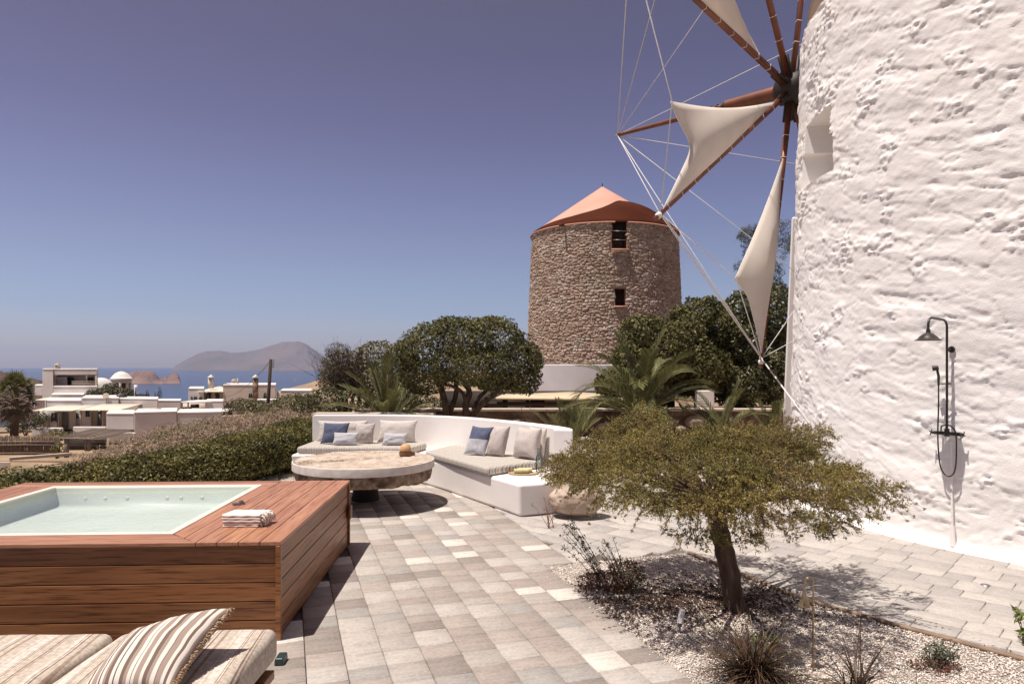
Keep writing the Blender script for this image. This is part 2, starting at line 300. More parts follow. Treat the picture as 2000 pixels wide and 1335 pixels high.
# ================================================================== SETTING
SEA_Z = -62.0
TA = [-180, -75, -42, -37, -33, -30, -26, -22, -19.2, -17, -15, -12, 0, 75, 180]
TR = [0, 6.5, 10, 14, 20, 27, 36, 48, 60, 90, 120, 200, 260, 420, 650, 1200, 30000]
TZ = {
 -180: [0,0,0,0,0,0,0,0,0,0,0,-1,-2,-6,-20,-60,-90],
 -75:  [0,0,-.2,-.6,-1.5,-3,-4.5,-5.5,-6,-6.2,-7,-12,-20,-45,-66,-90,-90],
 -42:  [0,0,-.3,-1,-2.2,-4,-5.2,-6,-6.1,-6.2,-6.6,-16,-32,-66,-80,-90,-90],
 -37:  [0,0,-.3,-1,-2.2,-4,-5.2,-6,-6.1,-6.2,-6.6,-16,-32,-66,-80,-90,-90],
 -33:  [0,0,-.2,-.6,-1.4,-2.6,-4.6,-5.9,-6.1,-6.2,-6.6,-16,-32,-66,-80,-90,-90],
 -30:  [0,0,-.1,-.3,-.75,-1.5,-4,-5.5,-6,-6.1,-6.6,-16,-32,-66,-80,-90,-90],
 -26:  [0,0,-.1,-.2,-.45,-.75,-2.5,-5,-5.6,-5.8,-6.3,-16,-32,-66,-80,-90,-90],
 -22:  [0,0,-.1,-.15,-.3,-.5,-1.5,-3.6,-4.6,-5.2,-5.4,-16,-30,-66,-80,-90,-90],
 -19.2:[0,0,0,-.1,-.2,-.35,-1.1,-2.4,-3.2,-4.6,-4.9,-5.4,-18,-60,-80,-90,-90],
 -17:  [0,0,0,0,-.1,-.2,-.6,-1.4,-2.0,-2.8,-3.0,-3.4,-10,-50,-80,-90,-90],
 -15:  [0,0,0,0,0,0,-.2,-.6,-1,-1.2,-1.3,-1.2,-4,-30,-66,-90,-90],
 -12:  [0,0,0,0,0,.15,.3,.4,.4,.3,.1,0,-1,-20,-60,-90,-90],
 0:    [0,0,0,0,0,.2,.45,.5,.5,.4,.2,0,-1,-10,-40,-90,-90],
 75:   [0,0,0,0,0,.2,.45,.5,.5,.4,.2,0,-1,-10,-40,-90,-90],
 180:  [0,0,0,0,0,0,0,0,0,0,0,-1,-2,-6,-20,-60,-90]}
_tab = np.array([TZ[a] for a in TA], float)
def terr(X, Y, noise=True):
    X = np.atleast_1d(np.asarray(X, float)); Y = np.atleast_1d(np.asarray(Y, float))
    a = np.degrees(np.arctan2(X, Y)); r = np.hypot(X, Y)
    ia = np.clip(np.searchsorted(TA, a, 'right') - 1, 0, len(TA) - 2); ta = (a - np.array(TA)[ia]) / (np.array(TA)[ia+1] - np.array(TA)[ia])
    ir = np.clip(np.searchsorted(TR, r, 'right') - 1, 0, len(TR) - 2); tr = (r - np.array(TR)[ir]) / (np.array(TR)[ir+1] - np.array(TR)[ir])
    z = (_tab[ia, ir]*(1-ta) + _tab[ia+1, ir]*ta)*(1-tr) + (_tab[ia, ir+1]*(1-ta) + _tab[ia+1, ir+1]*ta)*tr
    if noise:
        P = np.stack([X*.09, Y*.09, X*0], 1); z = z + fbm(P, 3)*np.clip((r-18)/60, 0, 1)*0.5
    return z
def tz(x, y): return float(terr(x, y)[0])
ang = np.concatenate([np.linspace(-180, -50, 40, endpoint=False), np.linspace(-50, -5, 150, endpoint=False), np.linspace(-5, 180, 90)])
rad = np.concatenate([[0.01], np.geomspace(3, 1500, 150), [3000, 9000, 12000]])
A_, B_ = np.meshgrid(np.radians(ang), rad)
X_, Y_ = (np.sin(A_)*B_).ravel(), (np.cos(A_)*B_).ravel()
V = np.stack([X_, Y_, terr(X_, Y_) - 0.13], 1)
na = len(ang); i0 = (np.arange(len(rad)-1)[:, None]*na + np.arange(na-1)[None, :]).ravel()
Q = np.stack([i0+na, i0+na+1, i0+1, i0], 1)
tag(obj_np('ground', V, Q, M['earth'], smooth=True, origin=(0, 0, 0)), 'dry stony ground sloping from the terrace down to the village', kind='structure')
mb = MB(); mb.rev([(0, 0), (300, 0), (1500, 0), (5000, 0), (9000, 0), (16000, 0)], (0, 0, SEA_Z), 96)
tag(mb.build('sea', M['sea']), 'calm dark blue sea reaching the horizon', kind='structure')
def ridge(name, cols, ytops, D, depth, mt, label, amp, nx=260, ny=40, base=SEA_Z-1, pw=1.3, nsc=1.0):
    cols = np.array(cols, float); yt = np.array(ytops, float)
    cx = np.linspace(cols[0], cols[-1], nx); h = (CY - np.interp(cx, cols, yt))/F*D + H - base
    t = np.linspace(-1, 1, ny); CXX, T = np.meshgrid(cx, t); HH = np.tile(h, (ny, 1))
    Y = D + T*depth/2; X = (CXX - CX)/F*Y
    n = fbm(np.stack([X.ravel()/D*22*nsc, Y.ravel()/D*22*nsc, 0*X.ravel()], 1), 5).reshape(X.shape)
    n2 = 1-np.abs(fbm(np.stack([X.ravel()/D*50*nsc, Y.ravel()/D*14*nsc, 0*X.ravel()+5], 1), 4).reshape(X.shape))*2
    Z = base + np.clip(HH, 0, None)*(1-np.abs(T)**pw)*(1 + amp*n*np.abs(T)**.5 + amp*.6*n2*(np.abs(T)**.5)*(1-np.abs(T)))
    Z[np.abs(T) > .999] = base
    V = np.stack([X.ravel(), Y.ravel(), Z.ravel()], 1); i0 = (np.arange(ny-1)[:, None]*nx + np.arange(nx-1)[None, :]).ravel()
    return tag(obj_np(name, V, np.stack([i0, i0+1, i0+nx+1, i0+nx], 1), mt, smooth=True, angle=70), label, kind='structure')
ridge('island', [334,337,345,360,375,390,405,430,450,480,510,540,555,570,580,592,600,610,622,635,660,700,740,760],
      [724,719,712,704,697,691,687,686,690,688,680,671,669,669,668.5,670,673,680,688,699,707,713,719,724], 8800, 2600, M['farland'], 'long hazy island with a high peak on the horizon', 0.45)
ridge('rocky_islet', [196,205,215,235,250,262,275,290,300,306,312,318,322], [748,746,743,738,731,727,726,726,728,733,740,743,747.5], 2400, 130, M['redrock'], 'long low islet of reddish rock in the bay', 0.7, 160, 26, nsc=3)
ridge('rocky_islet', [311,314,319,324,328,333,338,343,348,352,353], [747.5,742,735,733,737,731,728,727,731,740,748], 2420, 90, M['redrock'], 'small steep sea stack beside the reddish islet', 0.6, 80, 20, nsc=3)
ridge('headland', [-260,-160,-60,-20,0,12,25,40,60,75,95,125,150], [712,718,721,724,726,729,733,736,738,742,750,764,771], 900, 260, M['headland'], 'low brown headland behind the village at the left', 0.35, 160, 30, base=SEA_Z-1, nsc=2)

# ---- paving laid in the frame (U, Vv) at the corner of the gravel bed
C0 = G(1063, 1103)[:2]; VV = np.array([-0.310, 0.951]); VV /= np.linalg.norm(VV); UU = np.array([VV[1], -VV[0]])
def uv(u, v): return C0 + UU*u + VV*v
def clip_half(poly, p, n):
    o = []; m = len(poly)
    for i in range(m):
        a, b = poly[i], poly[(i+1) % m]; da, db = np.dot(a-p, n), np.dot(b-p, n)
        if da >= 0: o.append(a)
        if (da >= 0) != (db >= 0): o.append(a + (b-a)*da/(da-db))
    return o
tones = [(0.60,0.55,0.495), (0.39,0.350,0.318), (0.34,0.292,0.262), (0.28,0.242,0.218), (0.45,0.408,0.372), (0.345,0.318,0.296), (0.38,0.328,0.293)]
def paver_mat(i, c, rz):
    c = np.array(c); return mat('concrete_paver_tone', tuple(c), tuple(c*.84), 7, 0.9, 0.9, 70, 0.004, 0.2, rotz=rz, stretch=(1, 3.2, 1), c3=tuple(np.clip(c*1.13, 0, .74)), s3=34, c3r=(0.50, 0.60), contrast=(.40, .60), detail=10)
PMA = [paver_mat(i, c, -math.atan2(UU[1], UU[0])) for i, c in enumerate(tones)]
ptones2 = [(0.46,0.422,0.39), (0.42,0.385,0.358), (0.395,0.365,0.34), (0.48,0.44,0.405), (0.37,0.34,0.32)]
RR = np.array([0.72, -0.694]); RR /= np.linalg.norm(RR); QQ = np.array([-RR[1], RR[0]])
PMB = [paver_mat(i, c, -math.atan2(RR[1], RR[0])) for i, c in enumerate(ptones2)]
def in_poly(P, poly):
    x, y = P[:, 0], P[:, 1]; ins = np.zeros(len(P), bool); n = len(poly)
    for i in range(n):
        a, b = poly[i], poly[(i+1) % n]
        c = ((a[1] > y) != (b[1] > y)) & (x < (b[0]-a[0])*(y-a[1])/(b[1]-a[1]+1e-12)+a[0]); ins ^= c
    return ins
def paver_geo(poly, z0, z1, gap=0.004, bev=0.006, tilt=0.0):
    c = np.mean(poly, 0); P = [p + (c-p)/ (np.linalg.norm(c-p)+1e-9)*gap for p in poly]; T = [p + (c-p)/(np.linalg.norm(c-p)+1e-9)*bev for p in P]
    n = len(P); tx, ty = rng.normal(0, tilt, 2)
    def zt(p): return z1 + (p[0]-c[0])*tx + (p[1]-c[1])*ty
    V = [(p[0], p[1], z0) for p in P] + [(p[0], p[1], zt(p)-bev*.8) for p in P] + [(p[0], p[1], zt(p)) for p in T]
    Fs = [tuple(range(2*n, 3*n))] + [(i, (i+1) % n, n+(i+1) % n, n+i) for i in range(n)] + [(n+i, n+(i+1) % n, 2*n+(i+1) % n, 2*n+i) for i in range(n)]
    return V, Fs
def lay(root, polys, mats, limit, weights, tilt):
    # nearest (largest in view) first
    def seen(p):
        c = np.mean(p, 0)
        if c[1] < 1: return 0
        x = CX + F*c[0]/c[1]; y = CY + F*H/c[1]
        return (1 if (-20 < x < 2020 and y < 1345) else 0)/c[1]
    polys = sorted(polys, key=lambda p: -seen(p)); big = MB()
    for k, p in enumerate(polys):
        mi = int(rng.choice(len(mats), p=weights)); V, Fs = paver_geo(p, -.06, 0.0 + rng.normal(0, .0008), tilt=tilt)
        if k < limit: obj_np('paver', V, Fs, mats[mi], root)
        else: big.cm = mi; big.add(V, Fs)
    if big.v: tag(big.build('distant_pavers', mats, root), kind='stuff')
sheet = MB(); sheet.prism([tuple(p) for p in (uv(-9, -9), uv(9, -9), uv(9, 5.2), uv(-4, 8.5), uv(-9, 8.5))], -0.10, -0.026)
pv = tag(sheet.build('paving', M['sand'], origin=(0, 5, 0)), 'main terrace paving of mixed cream and taupe concrete pavers', kind='structure')
polys = []
cw = 0.252
for ci in range(-24, 1):
    u0, u1 = (ci-1)*cw, ci*cw
    if ci == 0: pass
    v = -4.3 + rng.random()*.3
    while v < 7.6:
        ln = rng.choice([0.165, 0.22, 0.25, 0.28]); c = uv((u0+u1)/2, v+ln/2)
        inside_tub = (c[0] < -1.75 + 0.0 and 4.95 < c[1] < 7.4)
        if not inside_tub and c[0] > -4.7 and c[1] > 2.2 and not (c[1] < 4.8 and c[0] < -2.6):
            polys.append([uv(u0, v), uv(u1, v), uv(u1, v+ln), uv(u0, v+ln)])
        v += ln
u0, u1 = 0.0, 0.30; v = 0.0
while v < 4.6:
    ln = rng.choice([0.2, 0.27, 0.30]); polys.append([uv(u0, v), uv(u1, v), uv(u1, v+ln), uv(u0, v+ln)]); v += ln
lay(pv, polys, PMA, 250, [.13, .19, .16, .09, .19, .11, .13], 0.002)
# path of larger greyer pavers round the windmill
E0, E1 = G(1345, 1077)[:2], G(2000, 1285)[:2]
sheet = MB(); sheet.prism([tuple(p) for p in (uv(.31, .01), uv(.31, 5.0), np.array([4.5, 11.8]), np.array([9, 9]), np.array([6.5, 2.5]), E1+(E1-E0)*.5, G(1740,1215)[:2], G(1560,1165)[:2], E0)], -0.09, -0.022)
pp = tag(sheet.build('path', M['sand'], origin=(3, 7, 0)), 'path of larger pale grey pavers curving round the white windmill', kind='structure')
polys = []; edge_pts = [E0, G(1560,1165)[:2], G(1740,1215)[:2], E1, E1+(E1-E0)*.6]
Tc = np.array([8.31, 9.47])
qrow = -7.0
O2 = np.array([3.0, 6.0])
while qrow < 5.5:
    wd = rng.choice([0.22, 0.30, 0.30]); s = -7.5 + rng.random()*.3
    while s < 7.5:
        ln = rng.choice([0.23, 0.30, 0.30, 0.40])
        P = [O2 + RR*s + QQ*qrow, O2 + RR*(s+ln) + QQ*qrow, O2 + RR*(s+ln) + QQ*(qrow+wd), O2 + RR*s + QQ*(qrow+wd)]
        s += ln; c = np.mean(P, 0); d = c - C0; u, v = d@UU, d@VV
        if u < .2 or v < -5.5 or c[1] > 11.9 or c[0] > 6.6 or c[1] < 3.2 or np.linalg.norm(c-Tc) < 3.9 or c[0] < -1: continue
        if in_poly(c[None], [uv(.02, 0), uv(1.57, 0)] + edge_pts[1:] + [uv(2.2, -6), uv(0, -6)])[0] and not (v > -.1 and u > 1.4): continue
        P = clip_half(P, uv(.31, 0), UU)
        if len(P) < 3: continue
        if v > 0 and u < 1.62: P = clip_half(P, uv(0, .0), VV)
        else:
            bad = False
            for a, b in zip(edge_pts[:-1], edge_pts[1:]):
                mid = (a+b)/2
                n = np.array([(a-b)[1]*-1, (a-b)[0]]); n = n if n@(Tc-mid) > 0 else -n
                L = np.linalg.norm(b-a); t = (c-a)@(b-a)/L**2
                if -0.05 <= t <= 1.05 or (t < 0 and a is edge_pts[0]):
                    P = clip_half(P, a, n/np.linalg.norm(n))
                    if len(P) < 3: bad = True; break
            if bad: continue
        if len(P) < 3: continue
        A = .5*abs(sum(P[i][0]*P[(i+1) % len(P)][1]-P[(i+1) % len(P)][0]*P[i][1] for i in range(len(P))))
        if A > .006: polys.append(P)
    qrow += wd
lay(pp, polys, PMB, 140, [.24, .22, .2, .18, .16], 0.004)
# ---- gravel bed
bed_poly = [uv(.02, 0), uv(1.57, 0)] + edge_pts[1:] + [uv(2.2, -6), uv(0, -6)]
mb = MB(); mb.prism([tuple(p) for p in bed_poly], -0.095, -0.020); 
gb = tag(mb.build('gravel_bed', M['gravel'], origin=(1.9, 5, 0)), 'bed of pale gravel round the small juniper', kind='structure')
def lumps(P, size, flat=0.6, seed=0):
    """octahedral pebbles at P"""
    n = len(P); base = np.array([[1,0,0],[0,1,0],[-1,0,0],[0,-1,0],[0,0,1],[0,0,-1]], float); f = np.array([[0,1,4],[1,2,4],[2,3,4],[3,0,4],[1,0,5],[2,1,5],[3,2,5],[0,3,5]])
    r = np.random.default_rng(seed); a = r.random(n)*6.28; ca, sa = np.cos(a), np.sin(a)
    V = base[None]*r.uniform(.6, 1.2, (n, 6, 1))*size[:, None, None]; V[:, :, 2] *= flat
    tl = r.normal(0, .4, n); V[:, :, 2] += V[:, :, 0]*tl[:, None]
    X = V[:, :, 0]*ca[:, None]-V[:, :, 1]*sa[:, None]; Y = V[:, :, 0]*sa[:, None]+V[:, :, 1]*ca[:, None]
    V = np.stack([X, Y, V[:, :, 2]], 2)+P[:, None, :]
    Fc = f[None]+(np.arange(n)*6)[:, None, None]
    return V.reshape(-1, 3), Fc.reshape(-1, 3)
r1 = np.random.default_rng(3); P = r1.uniform([-.2, 2.9], [4.4, 7.4], (95000, 2)); P = P[in_poly(P, bed_poly)]
V, Fc = lumps(np.column_stack([P, np.full(len(P), -.019)+r1.random(len(P))*.006]), r1.uniform(.0055, .0122, len(P)), .55, 4)
tag(obj_np('pale_pebbles', V, Fc, M['pebble'], gb), kind='stuff')
tq = r1.random(420); Pq = np.array([uv(-abs(r1.normal(0, .09)), -t_*3.6) if r1.random() < .6 else (edge_pts[0]*(1-t_)+edge_pts[3]*t_)+np.array([.06, .05])*abs(r1.normal(0, 1.2)) for t_ in tq])
V, Fc = lumps(np.column_stack([Pq, np.full(len(Pq), .002)]), r1.uniform(.003, .008, len(Pq)), .6, 14); tag(obj_np('spilled_pebbles', V, Fc, M['pebble'], gb), kind='stuff')
P = r1.normal([1.5, 5.75], [.6, .3], (4200, 2)); P = P[in_poly(P, bed_poly)]
V, Fc = lumps(np.column_stack([P, np.full(len(P), -.010)+r1.random(len(P))*.008]), r1.uniform(.006, .017, len(P)), .4, 5)
tag(obj_np('fallen_litter', V, Fc, M['mulch'], gb), kind='stuff')
# edging strip
mb = MB(); e = [np.append(p, -.008) for p in edge_pts]; e2 = []
for a, b in zip(e[:-1], e[1:]): e2 += [a*(1-t)+b*t for t in (0, .33, .66)]
mb.tube(e2+[e[-1]], .022, 4, sq=True)
tag(mb.build('edging', mat('rusty_edging', (0.30,0.21,0.14), (0.2,0.13,0.09), 8, .8)), 'thin brown edging strip between gravel bed and path', kind='structure')
# white gravel yard behind
mb = MB(); mb.prism([(1.4, 11.9), (9.5, 11.9), (9.5, 18.7), (-4, 18.7), (-4, 14.2), (0, 13.6)], -.05, .004)
yard = tag(mb.build('gravel_yard', mat('white_gravel_yard', (0.62,0.55,0.50), (0.45,0.37,0.32), 20, .9, .8, 40, .02), origin=(3, 15, 0)), 'white gravel yard below the low rubble wall', kind='structure')
P = r1.uniform([-3.8, 12], [9.4, 18.6], (9000, 2)); V, Fc = lumps(np.column_stack([P, np.full(len(P), .016)]), r1.uniform(.015, .035, len(P)), .6, 6)
tag(obj_np('yard_pebbles', V, Fc, M['pebble'], yard), kind='stuff')

# ================================================================== WHITE WINDMILL
mill = empty('windmill', (Tc[0], Tc[1], 0), 'large whitewashed windmill tower with black shower, red-brown spokes and cream triangular sails', 'windmill')
def tower(name, C, Rf, z0, z1, phis, zs, mt, parent, disp, niches, angle=40, smooth=True):
    PH, Z = np.meshgrid(phis, zs); ph = PH.ravel(); z = Z.ravel(); R = Rf(z)
    X = C[0]+R*np.cos(ph); Y = C[1]+R*np.sin(ph); P = np.stack([X, Y, z], 1); d = disp(P, ph, z); R = R+d
    for (pa, pb, za, zb, dep, jag) in niches:
        jn = jag*vn(P*9) if jag else 0
        ins = (ph > pa+jn*.1) & (ph < pb+jn*.1) & (z > za+jn) & (z < zb+jn*.3); R = np.where(ins, Rf(z)-dep, R)
    V = np.stack([C[0]+R*np.cos(ph), C[1]+R*np.sin(ph), z], 1); n = len(phis)
    i0 = (np.arange(len(zs)-1)[:, None]*n + np.arange(n-1)[None, :]).ravel()
    Qd = np.stack([i0, i0+1, i0+n+1, i0+n], 1); insd = (Rf(z)-R) > .3
    o = obj_np(name, V, Qd, mt, parent, smooth, angle); fl = insd[Qd].any(1); sm = ~fl; o.data.polygons.foreach_set('use_smooth', sm); o.data.update(); return o
fc = math.atan2(-Tc[1], -Tc[0]); RT = lambda z: 4.19-.024*z
phis = np.concatenate([np.linspace(fc-math.pi, fc-1.45, 40, endpoint=False), np.linspace(fc-1.45, fc+1.3, 580, endpoint=False), np.linspace(fc+1.3, fc+math.pi, 44)])
zs = np.concatenate([np.linspace(0, .12, 6, endpoint=False), np.linspace(.12, 6.95, 350)])
def dispw(P, ph, z):
    al = np.stack([ph*4.1*1.0, z*1.0, ph*0], 1)
    sh = al.copy(); sh[:, 1] += .18*al[:, 0]
    wv = fbm(sh*np.array([.8, 1.9, 1]), 4)*.027
    md = fbm(sh*np.array([2.2, 6.0, 1])+9, 4)
    ridg = (1-np.abs(md)*2.2); ridg = np.clip(ridg, 0, 1)**2*.022
    msk = sstep(.24, .40, fbm(al*np.array([2.6, 3.8, 1])+31, 3))
    rough = fbm(al*np.array([13, 19, 1])+3, 4)*.058*msk - .012*msk
    lip = sstep(.30, .36, fbm(sh*np.array([1.3, 4.6, 1])+77, 4))*-.013+sstep(.30, .36, fbm(sh*np.array([2.2, 8, 1])+7, 4))*.006
    fine = fbm(al*np.array([16, 22, 1])+3, 4)*.0032
    cr_n = fbm(sh*np.array([1.6, 4.6, 1])+51, 4); cr_m = fbm(sh*np.array([3.4, 8.5, 1])+151, 4)
    rdg = 1-2.4*np.abs(fbm(al*np.array([10, 15, 1])+3, 5)); rough = (rdg*.024-.004)*msk
    d = wv+md*.012+ridg*.15+rough+lip*.8+fine-.0095*np.exp(-(cr_n/.035)**2)-.0055*np.exp(-(cr_m/.05)**2)
    d = d*sstep(0, .3, z)*1.0 + .13*np.exp(-z/.035)
    return d
# niche: columns seen at 1574..1619, rows 215..360
def tow_px(ph, z): 
    p = np.array([Tc[0]+RT(z)*math.cos(ph), Tc[1]+RT(z)*math.sin(ph)]); return CX+F*p[0]/p[1], p[1]
cand = np.linspace(fc-1.4, fc, 1500); xs = np.array([tow_px(a, 4.8)[0] for a in cand]); k0 = int(np.argmin(xs)); cand, xs = cand[k0:], xs[k0:]
pa, pb = cand[np.argmin(abs(xs-1573))], cand[np.argmin(abs(xs-1621))]
Dn = tow_px((pa+pb)/2, 4.8)[1]; zt_, zb_ = H+(CY-228)/F*Dn, H+(CY-352)/F*Dn
tower('tower_wall', Tc, RT, 0, 6.95, phis, zs, M['white'], mill, dispw, [(pa, pb, zb_, zt_, .95, 0.0), (pa-.03, pb+.02, zb_, zb_+.5, .95, 0)], 55)
# cap above the wall
mb = MB(); mb.rev([(3.6, 6.94), (3.90, 6.945), (3.92, 7.0), (3.80, 7.05)], (Tc[0], Tc[1], 0), 96); mb.build('wall_top_rim', M['bench'], mill, True, 40)
mb = MB(); mb.rev([(3.78, 6.9), (3.76, 7.32), (3.9, 7.34), (3.92, 7.42), (.05, 10.6)], (Tc[0], Tc[1], 0), 96); mb.build('cap', mat('cap_beige_plaster', (0.52,0.42,0.35), (0.46,0.37,0.30), 1, .8), mill, True, 40)
# wheel
HUB = np.array([5.17, 12.8, 7.05]); AX = np.array([-0.677, 0.736, 0.035]); AX /= np.linalg.norm(AX); US = np.array([-0.736, -0.677, 0.0]); US /= np.linalg.norm(US); UP = np.cross(US, AX); UP = UP if UP[2] > 0 else -UP
def wp(ang, r): a = R_(ang); return HUB + r*(math.cos(a)*US + math.sin(a)*UP)
TIP = HUB + AX*4.08
mb = MB(); mb.tube([HUB-AX*3.2, HUB+AX*.1], .17, 12); mb.build('axle', M['wood_red'], mill, True, 40)
mb = MB(); mb.tube([HUB+AX*.2, HUB+AX*1.32], [.135, .115], 14); mb.build('bowsprit_sleeve', M['wood_red'], mill, True, 40)
mb = MB(); mb.tube([HUB+AX*1.32, TIP], [.065, .035], 10); mb.build('bowsprit', M['wood_red'], mill, True, 40)
for t in (1.36, 1.50, 1.64, 1.95, 2.1): mb = MB(); mb.tube([HUB+AX*t, HUB+AX*(t+.05)], .085-.01*(t-1.3), 12); mb.build('clamp', M['wood_dark'], mill, True, 40)
mb = MB(); mb.tube([HUB-AX*.28, HUB-AX*.22, HUB+AX*.2, HUB+AX*.28], [.2, .30, .27, .17], 8); 
for a in range(8):
    p = wp(9+45*a, .0); q = wp(9+45*a, .62); mb.tube([p+AX*.07, q+AX*.07], .035, 4, sq=True); mb.tube([p-AX*.07, q-AX*.07], .035, 4, sq=True)
mb.build('hub', M['wood_dark'], mill)
ANG = [9, 54, 99, 144, 189, 234, 279, 324]
for k, a in enumerate(ANG):
    mb = MB(); L = 5.12 if a == 279 else 4.95; mb.tube([wp(a, .12), wp(a, 2.2), wp(a, L+.1)], [.062, .055, .036], 4, sq=True)
    sp = mb.build('spoke', M['wood_red'], mill)
    mb = MB()
    for r in np.arange(.9, 4.9, .42):
        c = wp(a, r); d = (wp(a, 1)-HUB); rr = .060-.006*r+.002
        mb.tube([c-d*.005, c+d*.005], rr+.012, 4, sq=True)
    c = wp(a, L); mb.rev([(.03, -.04), (.05, -.03), (.05, .02), (.03, .04)], c, 8, d)
    tag(mb.build('cord_lashings', M['rope'], sp), kind='stuff')
def sail(a, r0, r1, ca, cr, belly, seed, clew=None, k1=.14, k2=.24):
    A, B = wp(a, r0), wp(a, r1); Cw = wp(a+ca, cr) if clew is None else clew
    n = 22; V = []; idx = {}
    out = -AX
    for i in range(n+1):
        for j in range(n+1-i):
            u, v = i/n, j/n; w_ = 1-u-v; p = A*w_ + B*u + Cw*v
            # hollow the two free edges
            cen = (A+B+Cw)/3
            e1 = 4*v*w_*(1-u)**3; e2 = 4*u*v*(1-w_)**2
            p = p + ((cen+ (A+B)/2)/2-p)*(k1*e1 + k2*e2); p = p + out*belly*27*u*v*w_*.9 + AX*.03*math.sin(9*u+seed)*v
            idx[(i, j)] = len(V); V.append(p)
    Fs = []
    for i in range(n):
        for j in range(n-i):
            Fs.append((idx[(i, j)], idx[(i+1, j)], idx[(i, j+1)]))
            if j < n-i-1: Fs.append((idx[(i+1, j)], idx[(i+1, j+1)], idx[(i, j+1)]))
    s = obj_np('sail', V, Fs, M['canvas'], mill, True); so_ = s.modifiers.new('thickness', 'SOLIDIFY'); so_.thickness = .012
    mb = MB()
    for ed_ in ([idx[(0, j)] for j in range(n+1)], [idx[(i, n-i)] for i in range(n+1)]): mb.tube([V[q] for q in ed_], .011, 5)
    mb.build('hem_rope', M['rope'], s, True)
    return Cw
def raywheel(x, y):
    d = np.array([(x-CX)/F, 1, -(y-CY)/F]); o = np.array([0, 0, H]); t = ((HUB-o)@AX)/(d@AX); return o+d*t
clD = raywheel(1313, 198); clE = raywheel(1438, 545)
sail(324, .62, 4.85, 0, 0, .16, 1, clD, .16, .42); sail(279, 1.3, 5.0, 0, 0, .22, 2, clE, .08, .14)
cl = {324: clD, 279: clE}
for a in (9, 54, 99, 144, 189, 234): cl[a] = sail(a, {9: 1.05, 54: 1.55, 99: 1.55}.get(a, 1.3), 4.85, 20, 3.75, .2, a)
mb = MB(); RP = .0082
tips = [wp(a, 5.05 if a == 279 else 4.9) for a in ANG]
for t in tips: mb.tube([TIP, t], RP, 5)
for k in range(8):
    a = ANG[k]; nx = tips[(k+1) % 8]; c = cl[a]; mb.tube([tips[k], c*1.0, nx], RP*1.1, 5)
mb.tube([tips[7], tips[6]], RP, 5); mb.tube([tips[7]+.02, tips[6]+.02], RP, 5)
mb.tube([tips[6], tips[5]], RP, 5)
ph_a = cand[np.argmin(abs(np.array([tow_px(a, 1.0)[0] for a in cand])-1585))]
anc = np.array([Tc[0]+RT(1)*math.cos(ph_a), Tc[1]+RT(1)*math.sin(ph_a), 0]); anc[2] = H-(832-CY)/F*anc[1]
mb.tube([tips[6], anc], RP*1.5, 5)
for t in tips+[TIP]: mb.rev([(.012, -.03), (.030, -.015), (.030, .02), (.012, .03)], t, 8, AX)
mb.build('rigging_ropes', M['rope'], mill)

# ---- shower on the wall
nw = np.array([-.86, -.51, 0]); tw_ = np.array([.51, -.86, 0])
def onwall(x, y, e):
    d = np.array([(x-CX)/F, 1, -(y-CY)/F]); o = np.array([0, 0, H]); best = None
    for t in np.arange(5, 9, .002):
        p = o+d*t
        if np.linalg.norm(p[:2]-Tc) <= RT(max(p[2], 0))+e: return p
shw = empty('wall_shower', tuple(onwall(1855, 1050, .1)), 'black wall-mounted outdoor shower with bell head and hose on the white tower', 'shower')
e0 = .10; top = onwall(1851, 625, e0); bot = onwall(1848, 848, e0)
bx, by = (top[0]+bot[0])/2, (top[1]+bot[1])/2
ztop, zbot = top[2], bot[2]
mb = MB(); ax_ = np.array([bx, by, 0])
arm = [ax_+[0, 0, zbot], ax_+[0, 0, ztop-.06], ax_+nw*.02+[0, 0, ztop-.02], ax_+nw*.06+[0, 0, ztop]]
hd = ax_+nw*.36
arm += [hd-nw*.06+[0, 0, ztop+.015], hd-nw*.02+[0, 0, ztop], hd+[0, 0, ztop-.05], hd+[0, 0, ztop-.12]]
mb.tube(arm, .0125, 10); mb.build('riser_pipe', M['black'], shw, True, 60)
mb = MB(); mb.rev([(.015, .0), (.022, -.02), (.02, -.04), (.05, -.055), (.085, -.085), (.10, -.105), (.125, -.118), (.125, -.124), (.02, -.118)], hd+[0, 0, ztop-.10], 28); mb.build('shower_head', M['black'], shw, True, 50)
yb = H-(682-CY)/F*by
mb = MB(); mb.tube([ax_+[0, 0, yb], ax_-nw*.10+[0, 0, yb]], [.012, .012], 8); mb.tube([ax_-nw*.085+[0, 0, yb], ax_-nw*.10+[0, 0, yb]], .035, 16); mb.build('wall_bracket', M['black'], shw, True, 50)
zm = H-(846-CY)/F*by
mb = MB(); mb.tube([ax_-tw_*.13+[0, 0, zm], ax_+tw_*.13+[0, 0, zm]], .020, 10); mb.tube([ax_+[0, 0, zm-.03], ax_+[0, 0, zm+.05]], .026, 10)
for s in (-1, 1): mb.tube([ax_+tw_*.09*s+[0, 0, zm], ax_+tw_*.09*s-nw*.1+[0, 0, zm]], .014, 8)
mb.build('mixer_body', M['black'], shw, True, 50)
for s in (-1, 1):
    mb = MB(); c = ax_+tw_*.165*s+[0, 0, zm]; mb.tube([ax_+tw_*.13*s+[0, 0, zm], c], .016, 8)
    for q in range(4): a = q*math.pi/2+.5; mb.tube([c, c+nw*.035*math.cos(a)+np.array([0, 0, .035*math.sin(a)])], .006, 6)
    mb.build('tap_handle', M['black'], shw, True, 50)
zh = H-(745-CY)/F*by; hs = ax_-tw_*.07+nw*.03
